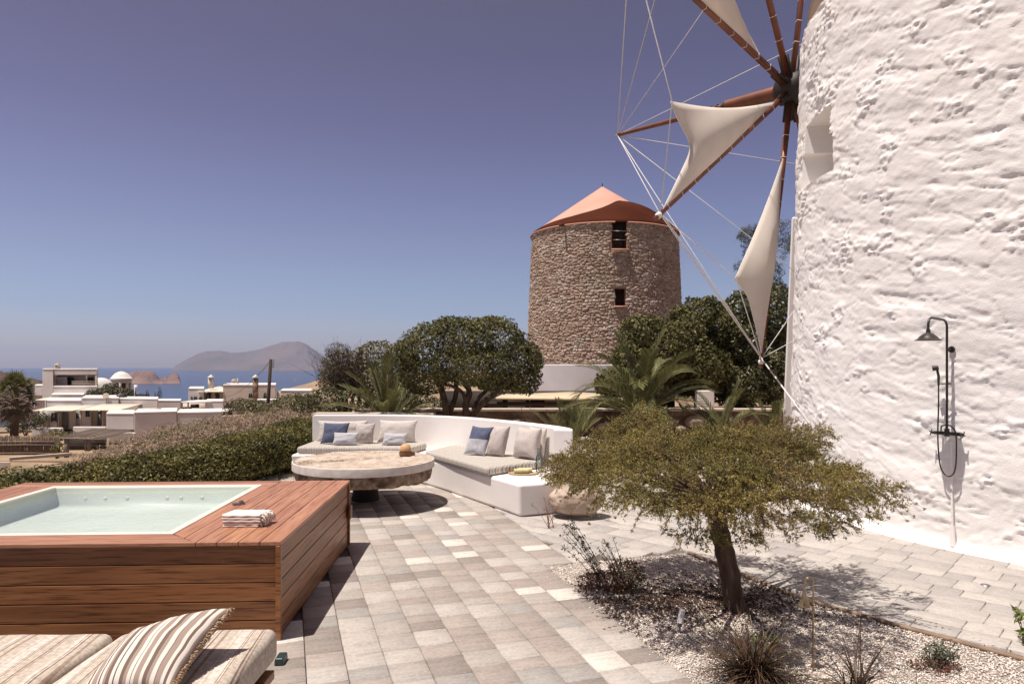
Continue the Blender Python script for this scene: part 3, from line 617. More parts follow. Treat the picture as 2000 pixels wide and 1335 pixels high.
mb = MB(); mb.tube([hs+[0, 0, zh-.04], hs+[0, 0, zh+.06], hs+nw*.01-tw_*.01+[0, 0, zh+.13]], [.011, .014, .012], 8); mb.tube([hs+nw*.0-tw_*.0+[0, 0, zh+.15], hs-tw_*.05+nw*.03+[0, 0, zh+.14]], [.024, .030], 12)
mb.tube([ax_+[0, 0, zh-.02], hs+[0, 0, zh-.02]], .010, 6); mb.tube([ax_+tw_*.04+[0, 0, zh-.02], ax_+[0, 0, zh-.02]], .010, 6); mb.build('hand_shower', M['black'], shw, True, 50)
zb2 = H-(930-CY)/F*by; hp = []
a0 = hs+[0, 0, zh-.04]; a1 = ax_+tw_*.10+[0, 0, zm+.03]
pts = [a0, a0*[1, 1, 0]+[0, 0, zm+.25], hs+nw*.01-tw_*.005+[0, 0, zm], hs+nw*.0+[0, 0, zb2+.22], hs+tw_*.02+[0, 0, zb2+.08], hs+tw_*.07+[0, 0, zb2+.012], hs+tw_*.12+[0, 0, zb2+.005], hs+tw_*.165+[0, 0, zb2+.06], hs+tw_*.18+[0, 0, zb2+.2], hs+tw_*.18+[0, 0, zm-.02], hs+tw_*.165+[0, 0, zm+.05], hs+tw_*.13+[0, 0, zm+.08], ax_+tw_*.03+[0, 0, zm+.09], ax_-tw_*.06+[0, 0, zm+.085], ax_-tw_*.06+[0, 0, zm+.02]]
def smooth_pts(p, k=3):
    p = np.array([np.array(q, float) for q in p])
    for _ in range(k): p = np.vstack([p[:1], *[np.vstack([.75*p[i]+.25*p[i+1], .25*p[i]+.75*p[i+1]]) for i in range(len(p)-1)], p[-1:]])
    return p
mb = MB(); mb.tube(smooth_pts(pts), .0075, 8); mb.build('hose', M['black'], shw, True, 60)
p0, p1 = onwall(1857, 862, .03), onwall(1861, 1066, .05)
mb = MB(); mb.tube([p0, p0*.5+p1*.5, p1*.92+p0*.08], .012, 8); mb.tube([p1*.85+p0*.15, p1*.8+p0*.2, p1], [.012, .022, .028], 10)
tag(mb.build('water_pipe', M['white'], None, True, 50), 'whitewashed water pipe running down the tower below the shower', 'pipe')
# battered annex wall behind the tower
mb = MB(); A = G(1527, 863); Dm = A[1]
mb.prism([(A[0], Dm), (A[0]+3, Dm+.3), (A[0]+3.5, Dm+2), (A[0]+1.0, Dm+2)], -.02, 5.7, [(A[0]+.27, Dm+.05), (A[0]+3, Dm+.3), (A[0]+3.5, Dm+2), (A[0]+1.1, Dm+2)])
tag(mb.build('annex_wall', M['bench'], bevel=(.06, 3)), 'tall smooth white battered wall just behind the windmill tower', 'wall')

# ================================================================== BROWN STONE MILL
C2 = np.array([(1180-CX)/F*39.0, 39.0]); RB = lambda z: 4.36-.042*(np.asarray(z)-1.95)
ZR = 9.25
m2 = empty('stone_mill', (C2[0], C2[1], .3), 'round brown rubble-stone mill with a conical cap, pink above and shade-darkened rust-red below', 'mill')
f2 = math.atan2(-C2[1], -C2[0])
def px2(ph, z, R): p = C2+R*np.array([math.cos(ph), math.sin(ph)]); return CX+F*p[0]/p[1], H, p[1]
def phi_of(x, z):
    c = np.linspace(f2-1.4, f2+1.4, 3000); v = np.array([px2(a, z, RB(z))[0] for a in c]); return c[np.argmin(abs(v-x))]
wins = []
for (xa, xb, yt, yb_) in ((1197, 1225, 437, 487), (1202, 1222, 563, 598)):
    D_ = px2(phi_of((xa+xb)/2, 5), 5, 4.2)[2]; wins.append((phi_of(xa, 6), phi_of(xb, 6), H-(yb_-CY)/F*D_, H-(yt-CY)/F*D_ + (.2 if yt < 500 else 0)))
ph2 = np.concatenate([np.linspace(f2-math.pi, f2-1.6, 40, endpoint=False), np.linspace(f2-1.6, f2+1.6, 300, endpoint=False), np.linspace(f2+1.6, f2+math.pi, 41)])
def d2(P, ph, z): return fbm(P*np.array([3, 3, 5]), 4)*.08-.02
tower('mortar_wall', C2, RB, 1.9, ZR, ph2, np.linspace(1.9, ZR, 170), M['mortar'], m2, d2, [(a, b, c, d, .5, 0) for a, b, c, d in wins], 60)
# rubble stones proud of the mortar
def stones(n_rows, z0, z1, seed):
    r = np.random.default_rng(seed); base = []; 
    for x in (-1, 1):
        for y in (-1, 1):
            for z in (-1, 1): base.append((x*.8, y*.8, z*.8))
    for a in ((1,0,0),(-1,0,0),(0,1,0),(0,-1,0),(0,0,1),(0,0,-1)): base.append(tuple(1.15*np.array(a, float)))
    base = np.array(base); me = bmesh.new(); vs = [me.verts.new(b) for b in base]; bmesh.ops.convex_hull(me, input=vs); me.verts.ensure_lookup_table(); me.verts.index_update()
    idx = {v: i for i, v in enumerate(me.verts)}; fs = np.array([[idx[v] for v in f.verts][:3] for f in me.faces if len(f.verts) == 3]); base = np.array([v.co[:] for v in me.verts]); me.free()
    Vs, Fs, k = [], [], 0; z = z0
    while z < z1:
        h = r.uniform(.07, .165); ph = f2-1.75+r.random()*.1
        while ph < f2+1.75:
            wd = r.uniform(.09, .34); pc = ph+wd/2/4.2; zc = z+h/2+r.normal(0, .025)
            if not any(a-.02 < pc < b+.02 and c-.1 < zc < d+.1 for a, b, c, d in wins):
                rt = np.array([-math.sin(pc), math.cos(pc), 0]); rd = np.array([math.cos(pc), math.sin(pc), 0])
                B = base*(1+r.normal(0, .14, base.shape)); c = np.array([C2[0], C2[1], zc]) + rd*(RB(zc)-.055+r.random()*.035)
                tl = r.normal(0, .16)
                B = np.outer(B[:, 0]*wd*.5 , rt) + np.outer(B[:, 1]*.065, rd) + np.outer(B[:, 2]*h*.52+B[:, 0]*tl*wd*.5, [0, 0, 1])
                Vs.append(c+B); Fs.append(fs+k); k += len(base)
            ph += wd/4.2
        z += h*.92
    return np.vstack(Vs), np.vstack(Fs)
V, Fc = stones(0, 1.98, ZR-.12, 11)
tag(obj_np('rubble_stones', V, Fc, M['stone'], m2), kind='stuff')
mb = MB(); mb.rev([(4.62, .2), (4.50, 1.93), (4.44, 1.97), (4.2, 1.98)], (C2[0], C2[1], 0), 80); mb.build('plinth', M['plinth'], m2, True, 40)
al = np.radians([-180,-140,-90,-60,-45,-30,-15,-3,6,14,22,30,60,90,120,150,180]); fr = [.93,.93,.92,.89,.86,.82,.74,.66,.58,.51,.455,.43,.43,.43,.6,.85,.93]
APX = np.array([C2[0]-.1, C2[1], H+(CY-364)/F*39.0])
qa = np.radians(np.arange(-180, 180, 2.5)); n = len(qa); fv = np.interp(qa, al, fr); RM = RB(ZR)+.06
def rimp(q): return np.array([C2[0]+RM*math.cos(f2+q), C2[1]+RM*math.sin(f2+q), ZR])
V = []; rows = 12
for i in range(rows+1):
    for q, f in zip(qa, fv): V.append(APX+(rimp(q)-APX)*f*(i/rows))
Fs = [(i*n+k, i*n+(k+1) % n, (i+1)*n+(k+1) % n, (i+1)*n+k) for i in range(rows) for k in range(n)]
cap_ = obj_np('cap_roof', V, Fs, M['pinkroof'], m2, True, 50)
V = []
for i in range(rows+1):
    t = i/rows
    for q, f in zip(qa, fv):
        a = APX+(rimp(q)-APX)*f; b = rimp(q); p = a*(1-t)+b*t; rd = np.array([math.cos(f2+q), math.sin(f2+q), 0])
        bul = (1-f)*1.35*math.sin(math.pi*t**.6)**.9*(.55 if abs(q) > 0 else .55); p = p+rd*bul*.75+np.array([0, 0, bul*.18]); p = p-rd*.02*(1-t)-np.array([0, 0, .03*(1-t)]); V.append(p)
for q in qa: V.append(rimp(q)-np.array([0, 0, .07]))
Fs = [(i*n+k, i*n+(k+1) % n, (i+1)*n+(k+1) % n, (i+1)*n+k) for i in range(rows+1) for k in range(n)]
obj_np('cap_skirt', V, Fs, M['redroof_shade'], m2, True, 50)
mb = MB(); mb.tube([APX-[0, 0, .1], APX+[0, 0, .18]], .03, 6); mb.build('finial', M['dark'], m2)
mb = MB(); rim2 = RB(ZR)+.1
for i in range(80):
    a0, a1 = 2*math.pi*i/80, 2*math.pi*(i+1)/80
    if any(a-.01 < ((a0-f2+math.pi) % (2*math.pi))-math.pi+f2 < b for a, b, c, d in wins[:1]): continue
    mb.tube([(C2[0]+rim2*math.cos(a), C2[1]+rim2*math.sin(a), ZR-.10) for a in (a0, a1)], .035, 4, cap=False)
mb.build('rim_render', M['pinkroof'], m2)
for k, (a, b, c, d) in enumerate(wins):
    pc = (a+b)/2; rd = np.array([math.cos(pc), math.sin(pc), 0]); rt = np.array([-math.sin(pc), math.cos(pc), 0]); wd = (b-a)*4.15; cc = np.array([C2[0], C2[1], 0])+rd*(RB(5)-.40)+np.array([0, 0, (c+d)/2]); hh = d-c; rz = pc-math.pi/2
    mb = MB(); mb.box(cc, (wd*.98, .04, hh*.98), rz); fw = mb.build('window', M['dark'], m2)
    mb = MB()
    for s in (-1, 1): mb.box(cc+rt*s*(wd/2-.05)+rd*.08, (.07, .1, hh*.96), rz); mb.box(cc+rd*.08+[0, 0, s*(hh/2-.05)], (wd-.2, .1, .07), rz)
    mb.box(cc+rd*.08, (.05, .08, hh*.85), rz); mb.build('frame', M['redroof_shade'], fw)
    if k == 0:
        for q in (.32, .62): mb = MB(); mb.tube([cc+rd*.38-rt*wd/2+[0, 0, (q-.5)*hh], cc+rd*.38+rt*wd/2+[0, 0, (q-.5)*hh]], .018, 6); mb.build('safety_rail', M['grey_metal'], fw)
    mb = MB(); mb.box(cc+rd*.42+[0, 0, -hh/2-.02], (wd+.15, .25, .07), rz); mb.build('sill', M['pinkroof'], fw)
p = phi_of(1103, 9); mb = MB(); q = np.array([C2[0], C2[1], ZR-.05])+RB(ZR)*np.array([math.cos(p), math.sin(p), 0]); rd = np.array([math.cos(p), math.sin(p), 0]); mb.tube([q-rd*.1, q+rd*.5-[0, 0, .1]], .06, 6); mb.build('spout', M['wood_dark'], m2)
# ================================================================== HOT TUB
O = G(548, 1250)[:2]; O = np.array([-1.637, 4.89]); vd = np.array([-.045, .999]); ud = np.array([-.999, -.045]); TH, TL, TW = .70, 2.61, 3.42
tub = empty('hot_tub', (*(O+ud*1.7+vd*1.3), 0), 'square hot tub with cream shell set in reddish teak decking and plank cladding', 'hot tub')
def tp(u, v): return O+ud*u+vd*v
rzt = math.atan2(-.045, -.999)
def board(name, mt, a, b, wdir, wd, z0, z1, parent, cuta=0, cutb=0, bev=.004):
    """board from a to b (2-D), widened by wd along wdir; ends cut by cuta/cutb (offset of the far edge)"""
    a, b, wdir = np.array(a), np.array(b), np.array(wdir); L = np.linalg.norm(b-a); ax = (b-a)/L
    P = [a, b, b+wdir*wd+ax*cutb, a+wdir*wd+ax*cuta]
    org = np.append((a+b)/2, z0); V = []
    for z in (z0, z1):
        for p in P: q = p-org[:2]; V.append((q@ax, q[0]*-ax[1]+q[1]*ax[0], z-z0))
    me = bpy.data.meshes.new(name); fl = [(0,3,2,1),(4,5,6,7),(0,1,5,4),(1,2,6,5),(2,3,7,6),(3,0,4,7)]
    sgn = (wdir[0]*-ax[1]+wdir[1]*ax[0])
    if sgn < 0: fl = [tuple(reversed(f)) for f in fl]
    me.from_pydata(V, [], fl); me.materials.append(mt); o = bpy.data.objects.new(name, me); COL.objects.link(o); o.parent = parent
    o.location = tuple(org-chain_loc(parent)); o.rotation_euler = (0, 0, math.atan2(ax[1], ax[0]))
    bv = o.modifiers.new('bevel', 'BEVEL'); bv.width = bev; bv.segments = 2; bv.limit_method = 'ANGLE'; return o
PX0, PX1, PY0, PY1 = .86, 2.98, .265, 2.36   # pool opening in tub frame (u from right, v from near)
T0, T1 = TH-.028, TH
# near strip: two boards mitred into the first right boards
bw = PY0/2; us_ = [0, .149, .298, .446, .595, .7275, .86]
g_ = .006
board('deck_board', M['deck'], tp(PX0-PY0, 0.004), tp(TW, .004), vd, bw-g_, T0, T1, tub, cuta=bw*1.0)
board('deck_board', M['deck'], tp(PX0-PY0+bw, bw), tp(TW, bw), vd, bw-g_, T0, T1, tub, cuta=bw*1.0)
# far strip
fw_ = (TL-PY1)/2
for k in range(2): board('deck_board', M['deck'], tp(us_[5]+.004, PY1+.002+k*fw_), tp(TW, PY1+.002+k*fw_), vd, fw_-g_, T0, T1, tub)
# left strip
lw = (TW-PX1)/3
for k in range(3): board('deck_board', M['deck'], tp(PX1+.004+k*lw, PY0+.004), tp(PX1+.004+k*lw, PY1-.004), ud, lw-g_, T0, T1, tub)
# right boards
for k in range(6):
    rw = us_[k+1]-us_[k]; u0 = us_[k]+.002; v0 = .004 if k < 4 else None
    if v0 is None: v0 = us_[k]-.595+.008
    end = TL-.004 if k < 5 else PY1-.004
    if k == 4: end = TL-.004
    b_ = board('deck_board', M['deck'], tp(u0, v0), tp(u0, end), ud, rw-g_, T0, T1, tub, cuta=(rw if k > 3 else 0))
# cladding
nh = 5; hh = (TH-.03)/nh
for k in range(nh):
    z0 = .004+k*hh
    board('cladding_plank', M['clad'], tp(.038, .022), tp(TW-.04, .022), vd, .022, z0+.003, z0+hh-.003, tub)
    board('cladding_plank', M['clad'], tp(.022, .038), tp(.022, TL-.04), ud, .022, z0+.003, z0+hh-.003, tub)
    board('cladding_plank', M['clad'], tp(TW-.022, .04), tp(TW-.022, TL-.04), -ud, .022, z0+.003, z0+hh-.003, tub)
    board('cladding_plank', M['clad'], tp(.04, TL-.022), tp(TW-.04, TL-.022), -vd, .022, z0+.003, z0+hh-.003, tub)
for u, v in ((.018, .018), (.018, TL-.018), (TW-.018, .018), (TW-.018, TL-.018)):
    mb = MB(); p = tp(u, v); mb.box((p[0], p[1], (TH-.03)/2+.002), (.036, .036, TH-.034), rzt); mb.build('corner_post', M['clad'], tub, bevel=(.003, 2))
mb = MB(); c = tp(TW/2, TL/2)
for (u, v, a, b) in ((.07, TL/2, .03, TL-.14), (TW-.07, TL/2, .03, TL-.14), (TW/2, .07, TW-.18, .03), (TW/2, TL-.07, TW-.18, .03)): p = tp(u, v); mb.box((p[0], p[1], .33), (a, b, .65), rzt)
mb.build('inner_frame', M['dark'], tub)
# pool shell
def loop(ins, z): return [np.append(tp(u, v), z) for u, v in ((PX0+ins, PY0+ins), (PX1-ins, PY0+ins), (PX1-ins, PY1-ins), (PX0+ins, PY1-ins))]
def shell(loops, name, mt):
    V = [p for l in loops for p in l]; Fs = []
    for i in range(len(loops)-1):
        for k in range(4): Fs.append((i*4+k, i*4+(k+1) % 4, (i+1)*4+(k+1) % 4, (i+1)*4+k))
    return V, Fs
V, Fs = shell([loop(0, TH-.03), loop(0, TH+.004), loop(.058, TH+.004), loop(.064, TH-.012)], '', 0); obj_np('pool_rim', V, Fs, M['shellrim'], tub, bevel=(.004, 2))
V, Fs = shell([loop(.064, TH-.012), loop(.082, TH-.17), loop(.14, TH-.205)], '', 0); nl = len(V)
V += loop(.14, TH-.205); Fs.append((nl, nl+1, nl+2, nl+3)); obj_np('pool_shell', V, Fs, M['shell'], tub, True, 60)
xs_ = np.linspace(0, 1, 2); V = loop(.058, TH-.030); obj_np('pool_water', V, [(3, 2, 1, 0)], M['water'], tub)
for u in (1.45, 1.66, 1.80, 2.2, 2.42, 2.62):
    p = np.append(tp(u, PY1-.0755), TH-.115); mb = MB(); mb.rev([(.0, .004), (.016, .004), (.020, .002), (.020, -.012)], p, 16, np.append(-vd, 0)); mb.build('water_jet', M['shellrim'], tub, True)
mb = MB(); p = G(466, 985, TH); mb.box((p[0], p[1], TH+.010), (.10, .05, .018), .7); mb.rev([(.012, 0), (.022, .004), (.018, .018), (0, .02)], (p[0]+.02, p[1]+.01, TH+.018), 12); mb.build('control_knob', M['grey_metal'], tub, True, 40)
p = tp(-.012, TL-.06); mb = MB(); mb.box((p[0], p[1], .37), (.024, .10, .14), rzt); mb.build('wooden_bracket', M['clad'], tub, bevel=(.004, 2))
# folded towels
tcn = G(483, 1024, TH)
for k, (z, wd, dp, off) in enumerate(((.0, .27, .17, -.012), (.036, .29, .175, .0))):
    lab = ['lower folded cream towel lying on the tub deck boards', 'upper thicker folded cream towel with knotted fringe on top of the other'][k]
    hgt = [.034, .062][k]; tw2 = empty('towel', (tcn[0]+off, tcn[1], TH+z+.001), lab, 'towel', 'folded towels on the tub deck')
    mb = MB(); layers = [2, 3][k]; lh = hgt/layers
    for j in range(layers):
        pr = []; 
        for q in range(9): a = -math.pi/2+math.pi*q/8; pr.append((math.cos(a)*lh/2, math.sin(a)*lh/2))
        zc = TH+z+.001+lh*(j+.5); cx = tcn[0]+off+r1.normal(0, .004); n0 = 14; V = []
        sec = [(-dp/2-c_, s_) for c_, s_ in pr]+[(dp/2+c_, -s_) for c_, s_ in pr]
        for i in range(n0+1):
            x = -wd/2+wd*i/n0
            for (y, zz) in sec:
                V.append((cx+x+.10*y, tcn[1]+y*(1+.02*math.sin(i)), zc+zz*.97+.002*math.sin(i*1.3+j*2+y*20)))
        m_ = len(sec); Fs = [(i*m_+q, (i+1)*m_+q, (i+1)*m_+(q+1) % m_, i*m_+(q+1) % m_) for i in range(n0) for q in range(m_)]+[tuple(range(m_)), tuple(n0*m_+q for q in range(m_-1, -1, -1))]
        mb.add(V, Fs)
    mb.build('cloth', M['towel'], tw2, True, 60)
    mb = MB(); nf = [40, 90][k]
    for j in range(nf):
        y = r1.uniform(-dp/2, dp/2); z0 = TH+z+hgt*r1.uniform(.2, .95); x0 = tcn[0]+off+wd/2-.008+.10*y; L = r1.uniform(.03, .06)
        p = [(x0, tcn[1]+y, z0), (x0+L*.5, tcn[1]+y+r1.normal(0, .006), z0+r1.uniform(-.002, .008)), (x0+L*.9, tcn[1]+y+r1.normal(0, .012), max(z0-L*.6, TH+.004))]
        mb.tube(p, [.0028, .0035, .0045], 4)
    tag(mb.build('fringe', M['towel'], tw2, True), kind='stuff')

# ================================================================== CURVED BENCH
bench = empty('built_in_bench', (-1.5, 11.5, 0), 'long white plastered built-in bench curving behind the millstone table', 'bench')
def arc(pts, k=3): return [tuple(p) for p in smooth_pts([(*p, 0) for p in pts], k)[:, :2]]
front = [(-3.76, 11.74), (-1.75, 11.64), (-1.30, 11.15), (.12, 8.80)]
back = arc([(.66, 9.45), (.70, 10.2), (.35, 10.85), (-.4, 11.85), (-1.25, 12.65), (-2.2, 12.98), (-3.05, 13.0), (-3.72, 13.0)], 2)
FRT = arc([(-3.76, 11.74), (-1.85, 11.66), (-1.40, 11.28), (.10, 8.82)], 2)
seat_poly = FRT + [(.56, 9.02)] + back
bot = [(p[0]*1.0+.04*(1 if p[0] < -3.5 else 0), p[1]+.04) for p in FRT]+[(.56, 9.05)]+back
mb = MB(); mb.prism(bot, 0, .425, seat_poly); mb.build('seat', M['bench'], bench, bevel=(.055, 5))
bf = arc([(.60, 10.02), (.64, 10.3), (.35, 10.85), (-.4, 11.85), (-1.25, 12.65), (-2.2, 12.95), (-3.05, 12.95), (-3.74, 12.95)], 3)
bk = []
for i, p in enumerate(bf):
    a = np.array(bf[max(i-1, 0)]); b = np.array(bf[min(i+1, len(bf)-1)]); t = (b-a)/np.linalg.norm(b-a); bk.append(tuple(np.array(p)+np.array([t[1], -t[0]])*.27))
mb = MB(); mb.prism(bf+bk[::-1], -.02, 1.0); mb.build('backrest', M['bench'], bench, bevel=(.05, 5))
# stripes
def rgbm(*c): return c
cr1, gr1, gr2, tn = (.60,.54,.48), (.24,.25,.25), (.42,.41,.38), (.36,.25,.16)
bnds = [(0, cr1), (.10, gr2), (.16, cr1), (.24, gr1), (.30, cr1), (.38, tn), (.42, cr1), (.52, gr2), (.58, gr1), (.64, cr1), (.76, tn), (.80, gr2), (.86, cr1), (.93, gr1)]
SM1 = stripes_mat('striped_seat_fabric', bnds, .13, (1, .02, 0)); SM2 = stripes_mat('striped_seat_fabric_turned', bnds, .13, (.9, -.45, 0))
def cushion(name, poly, z0, z1, mt, label, cat, group=None, bev=.045):
    mb = MB(); mb.prism(poly, z0, z1); o = mb.build(name, mt, None, bevel=(bev, 5)); return tag(o, label, cat, group)
lc = [(-3.68, 11.80), (-1.72, 11.74), (-1.52, 12.42), (-1.95, 12.82), (-2.6, 12.92), (-3.66, 12.93)]
cushion('seat_cushion', lc, .43, .55, SM1, 'wide striped seat cushion on the left arm of the bench, behind the table', 'cushion', 'striped seat cushions on the bench')
rc = [(-.33, 9.42), (.45, 10.18), (.28, 10.82), (-.42, 11.72), (-.98, 12.22), (-1.42, 11.26)]
cushion('seat_cushion', rc[::1], .43, .55, SM2, 'striped seat cushion on the right arm of the bench, pointing at the camera', 'cushion', 'striped seat cushions on the bench')
# pillows from four corners: bottom-left, bottom-right, top-right, top-left
def pillow(name, cs, th, mt, label, cat='pillow', group=None, seed=0, pinch=.10, mats=None, split=None, n=26, wr=.004, fringe=None, parent=None):
    cs = [np.array(c, float) for c in cs]; nrm = np.cross(cs[1]-cs[0], cs[3]-cs[0]); nrm /= np.linalg.norm(nrm); V = []; UVs = []; mi = []
    g = np.linspace(-1, 1, n); g = np.sign(g)*(1-(1-np.abs(g))**1.5)
    cen = sum(cs)/4
    for side in (1, -1):
        for j in range(n):
            for i in range(n):
                s, t = g[i], g[j]
                s2 = s*(1-pinch*(1-t*t)*s*s); t2 = t*(1-pinch*(1-s*s)*t*t); a, b = (s2+1)/2, (t2+1)/2
                p = cs[0]*(1-a)*(1-b)+cs[1]*a*(1-b)+cs[2]*a*b+cs[3]*(1-a)*b
                e = (1-s*s)*(1-t*t); h = th/2*(e**.42)
                rr = math.hypot(s, t); 
                wk = vn([[s*3+seed, t*3, seed*1.7]])[0]*wr*3*e**.3 + abs(math.sin((math.atan2(t, s)*9+seed)))*wr*1.6*(1-e)*e**.2
                V.append(p+nrm*side*(h+ (wk if e > 0 else 0)) )
    Fs = []
    for sd in (0, 1):
        b = sd*n*n
        for j in range(n-1):
            for i in range(n-1):
                q = (b+j*n+i, b+j*n+i+1, b+(j+1)*n+i+1, b+(j+1)*n+i); Fs.append(q if sd == 0 else q[::-1]); mi.append(1 if (split is not None and g[j] > split) else 0)
    o = obj_np(name, V, Fs, [mt]+(mats or []), parent, True, None, mi)
    uvl = o.data.uv_layers.new(name='UVMap'); li = np.empty(len(o.data.loops), np.int32); o.data.loops.foreach_get('vertex_index', li); li = li % (n*n)
    uu = np.stack([(g[li % n]+1)/2, (g[li//n]+1)/2], 1); uvl.data.foreach_set('uv', uu.ravel().astype(np.float32))
    bm = bmesh.new(); bm.from_mesh(o.data); bmesh.ops.remove_doubles(bm, verts=bm.verts, dist=1e-5); bm.to_mesh(o.data); bm.free()
    if parent is None: tag(o, label, cat, group)
    return o
LS = stripes_mat('fine_striped_pillow', [(0, (.56,.54,.56)), (.3, (.34,.36,.43)), (.4, (.58,.56,.57)), (.62, (.42,.43,.48)), (.75, (.60,.57,.57))], .13, (0, 1, 0), coords='UV')
LS2 = mat('pale_blue_grey_weave', (.40,.40,.44), (.56,.54,.55), 24, .95, .3, 80, .002, .1, coords='obj', stretch=(1, 1, 3))
GP = 'loose pillows on the white bench'
def leanl(x0, x1, yb, yt, D, tilt=.2, skew=0.0, dz=0.0):
    """pillow whose lower edge is seen at row yb on columns x0..x1 at distance D, leaning back"""
    z0 = .555+dz; a, b = W(x0, yb, D), W(x1, yb, D); a[2] = b[2] = z0; h = (yb-yt)/F*D*1.02
    top = np.array([skew, h*tilt, h*(1-tilt*tilt/2)]); return [a, b, b+top, a+top]
pillow('pillow', leanl(618, 718, 860, 820, 12.62, .2), .16, M['linw'], 'wide pale linen pillow against the backrest, behind the blue pillow', group=GP, seed=1)
pillow('pillow', leanl(736, 812, 860, 817, 12.45, .22, .03), .20, M['linw'], 'wide pale linen pillow at the inner end of the left cushion, leaning on the backrest', group=GP, seed=2)
pillow('pillow', leanl(690, 729, 863, 824, 12.28, .2, .03), .17, M['lin'], 'square beige pillow between the two grey-striped lumbar pillows', group=GP, seed=3)
c = leanl(625, 676, 863, 822, 12.2, .22, .05); pillow('pillow', c, .15, M['blue'], 'plain denim-blue square pillow at the left end of the bench', group=GP, seed=4)
pillow('lumbar_pillow', leanl(648, 698, 866, 841, 12.0, .3, .02), .11, LS, 'small blue-grey striped lumbar pillow in front of the blue pillow', group=GP, seed=5)
pillow('lumbar_pillow', leanl(745, 794, 865, 841, 12.0, .3, .02), .11, LS, 'small blue-grey striped lumbar pillow in front of the wide pale one, nearest the bowl', group=GP, seed=6)
def leanr(p0, p1, h, lean, side=0.0):
    p0 = np.array([*p0, .555]); p1 = np.array([*p1, .555]); d = p1-p0; d /= np.linalg.norm(d); bk_ = np.array([-d[1], d[0], 0]); top = bk_*h*lean+d*side+np.array([0, 0, h*.96]); return [p0, p1, p1+top, p0+top]
pillow('pillow', leanr((.02, 10.45), (.36, 10.12), .47, .3, -.02), .26, M['lin'], 'large beige linen pillow nearest the right end of the bench', group=GP, seed=7)
pillow('pillow', leanr((-.40, 10.66), (-.12, 10.50), .48, .22, .05), .20, M['lin'], 'beige linen pillow standing between the two-tone one and the large one', group=GP, seed=8)
pillow('pillow', leanr((-.76, 10.80), (-.42, 10.60), .46, .25, .10), .14, LS2, 'two-tone pillow, blue above and pale grey weave below', group=GP, seed=9, mats=[M['blue']], split=.05)
pillow('pillow', leanr((.22, 10.72), (.47, 10.36), .46, .15, 0), .12, M['linw'], 'pale pillow half hidden behind the large beige one at the bench end', group=GP, seed=10)
# tray, rolled cloths and bottle on the seat
tc0 = G(1022, 925, .43); mb = MB(); mb.rev([(.0, 0), (.15, 0), (.165, .018), (.155, .02), (.14, .008), (0, .008)], (0, 0, 0), 28); mb.v = [(tc0[0]+v[0]*1.3, tc0[1]+v[1]*.8, .43+v[2]) for v in mb.v]
tag(mb.build('tray', M['board'], None, True, 40), 'oval pale wooden tray on the end of the bench seat', 'tray')
for k, (dx, dy) in enumerate(((-.03, -.03), (.02, .045))):
    mb = MB(); mb.tube([(tc0[0]+dx-.1, tc0[1]+dy, .475), (tc0[0]+dx+.1, tc0[1]+dy+.03, .475)], .032, 14); mb.tube([(tc0[0]+dx-.005, tc0[1]+dy+.013, .475), (tc0[0]+dx+.005, tc0[1]+dy+.017, .475)], .035, 14)
    tag(mb.build('rolled_cloth', M['greencloth'], None, True, 50), ['nearer pale green rolled cloth on the wooden tray', 'farther pale green rolled cloth on the wooden tray'][k], 'cloth', 'rolled cloths on the tray')
bc = G(1052, 921, .43); mb = MB(); mb.rev([(0, .002), (.04, .002), (.043, .02), (.043, .17), (.036, .21), (.017, .25), (.016, .32), (.02, .325), (.02, .335), (.013, .335), (.013, .25), (.03, .2), (.037, .16), (.037, .02), (0, .012)], (bc[0], bc[1], .43), 24)
tag(mb.build('bottle', M['bottle'], None, True, 50), 'clear glass bottle standing on the bench end beside the tray', 'bottle')

# ================================================================== MILLSTONE TABLE
tX, tY, tR, tH = -2.07, 9.70, .965, .635
tbl = empty('millstone_table', (tX, tY, 0), 'low round table made of an old millstone with a limewashed rim', 'table')
nr, nt_ = 34, 150; rr_ = np.linspace(0, 1, nr)**.8*tR; tt = np.linspace(0, 2*math.pi, nt_, endpoint=False); Rg, Tg = np.meshgrid(rr_, tt, indexing='ij'); X = tX+Rg*np.cos(Tg); Y = tY+Rg*np.sin(Tg)
P = np.stack([X.ravel(), Y.ravel(), 0*X.ravel()], 1); Z = tH-.008+fbm(P*9, 5)*.022+fbm(P*34+5, 3)*.012; rr2 = Rg.ravel()
an = Tg.ravel(); hole = sstep(.13+.03*np.sin(3*an), .09+.02*np.sin(2*an+1), rr2)+.9*sstep(.05, .03, np.abs(P[:, 1]-tY-.03*np.sin(P[:,0]*9)))*sstep(.30, .2, np.abs(P[:, 0]-tX)); Z -= np.clip(hole, 0, 1)*.07
Z = np.where(rr2 > tR*.985, tH-.02, Z); Vt = np.column_stack([P[:, :2], Z])
i0 = (np.arange(nr-1)[:, None]*nt_+np.arange(nt_)[None, :]); q = np.stack([i0, i0+nt_, np.roll(i0, -1, 1)+nt_, np.roll(i0, -1, 1)], 2).reshape(-1, 4)
obj_np('table_top', Vt, q, M['tabletop'], tbl, True, 50)
mb = MB(); mb.rev([(tR-.012, tH-.03), (tR-.006, tH-.004), (tR+.008, tH-.008), (tR+.012, tH-.03), (tR+.010, tH-.112), (tR-.02, tH-.122)], (tX, tY, 0), 110); mb.build('rim_band', M['tablerim'], tbl, True, 50)
hs_ = [(.985*tR, -.115), (.985*tR, -.15), (.985*tR, -.19), (.98*tR, -.235), (.97*tR, -.275), (.93*tR, -.295), (.3, -.30)]
ang_ = np.linspace(0, 2*math.pi, 160, endpoint=False); V = []
for (r_, z_) in hs_:
    for a in ang_: V.append((tX+r_*math.cos(a), tY+r_*math.sin(a), tH+z_))
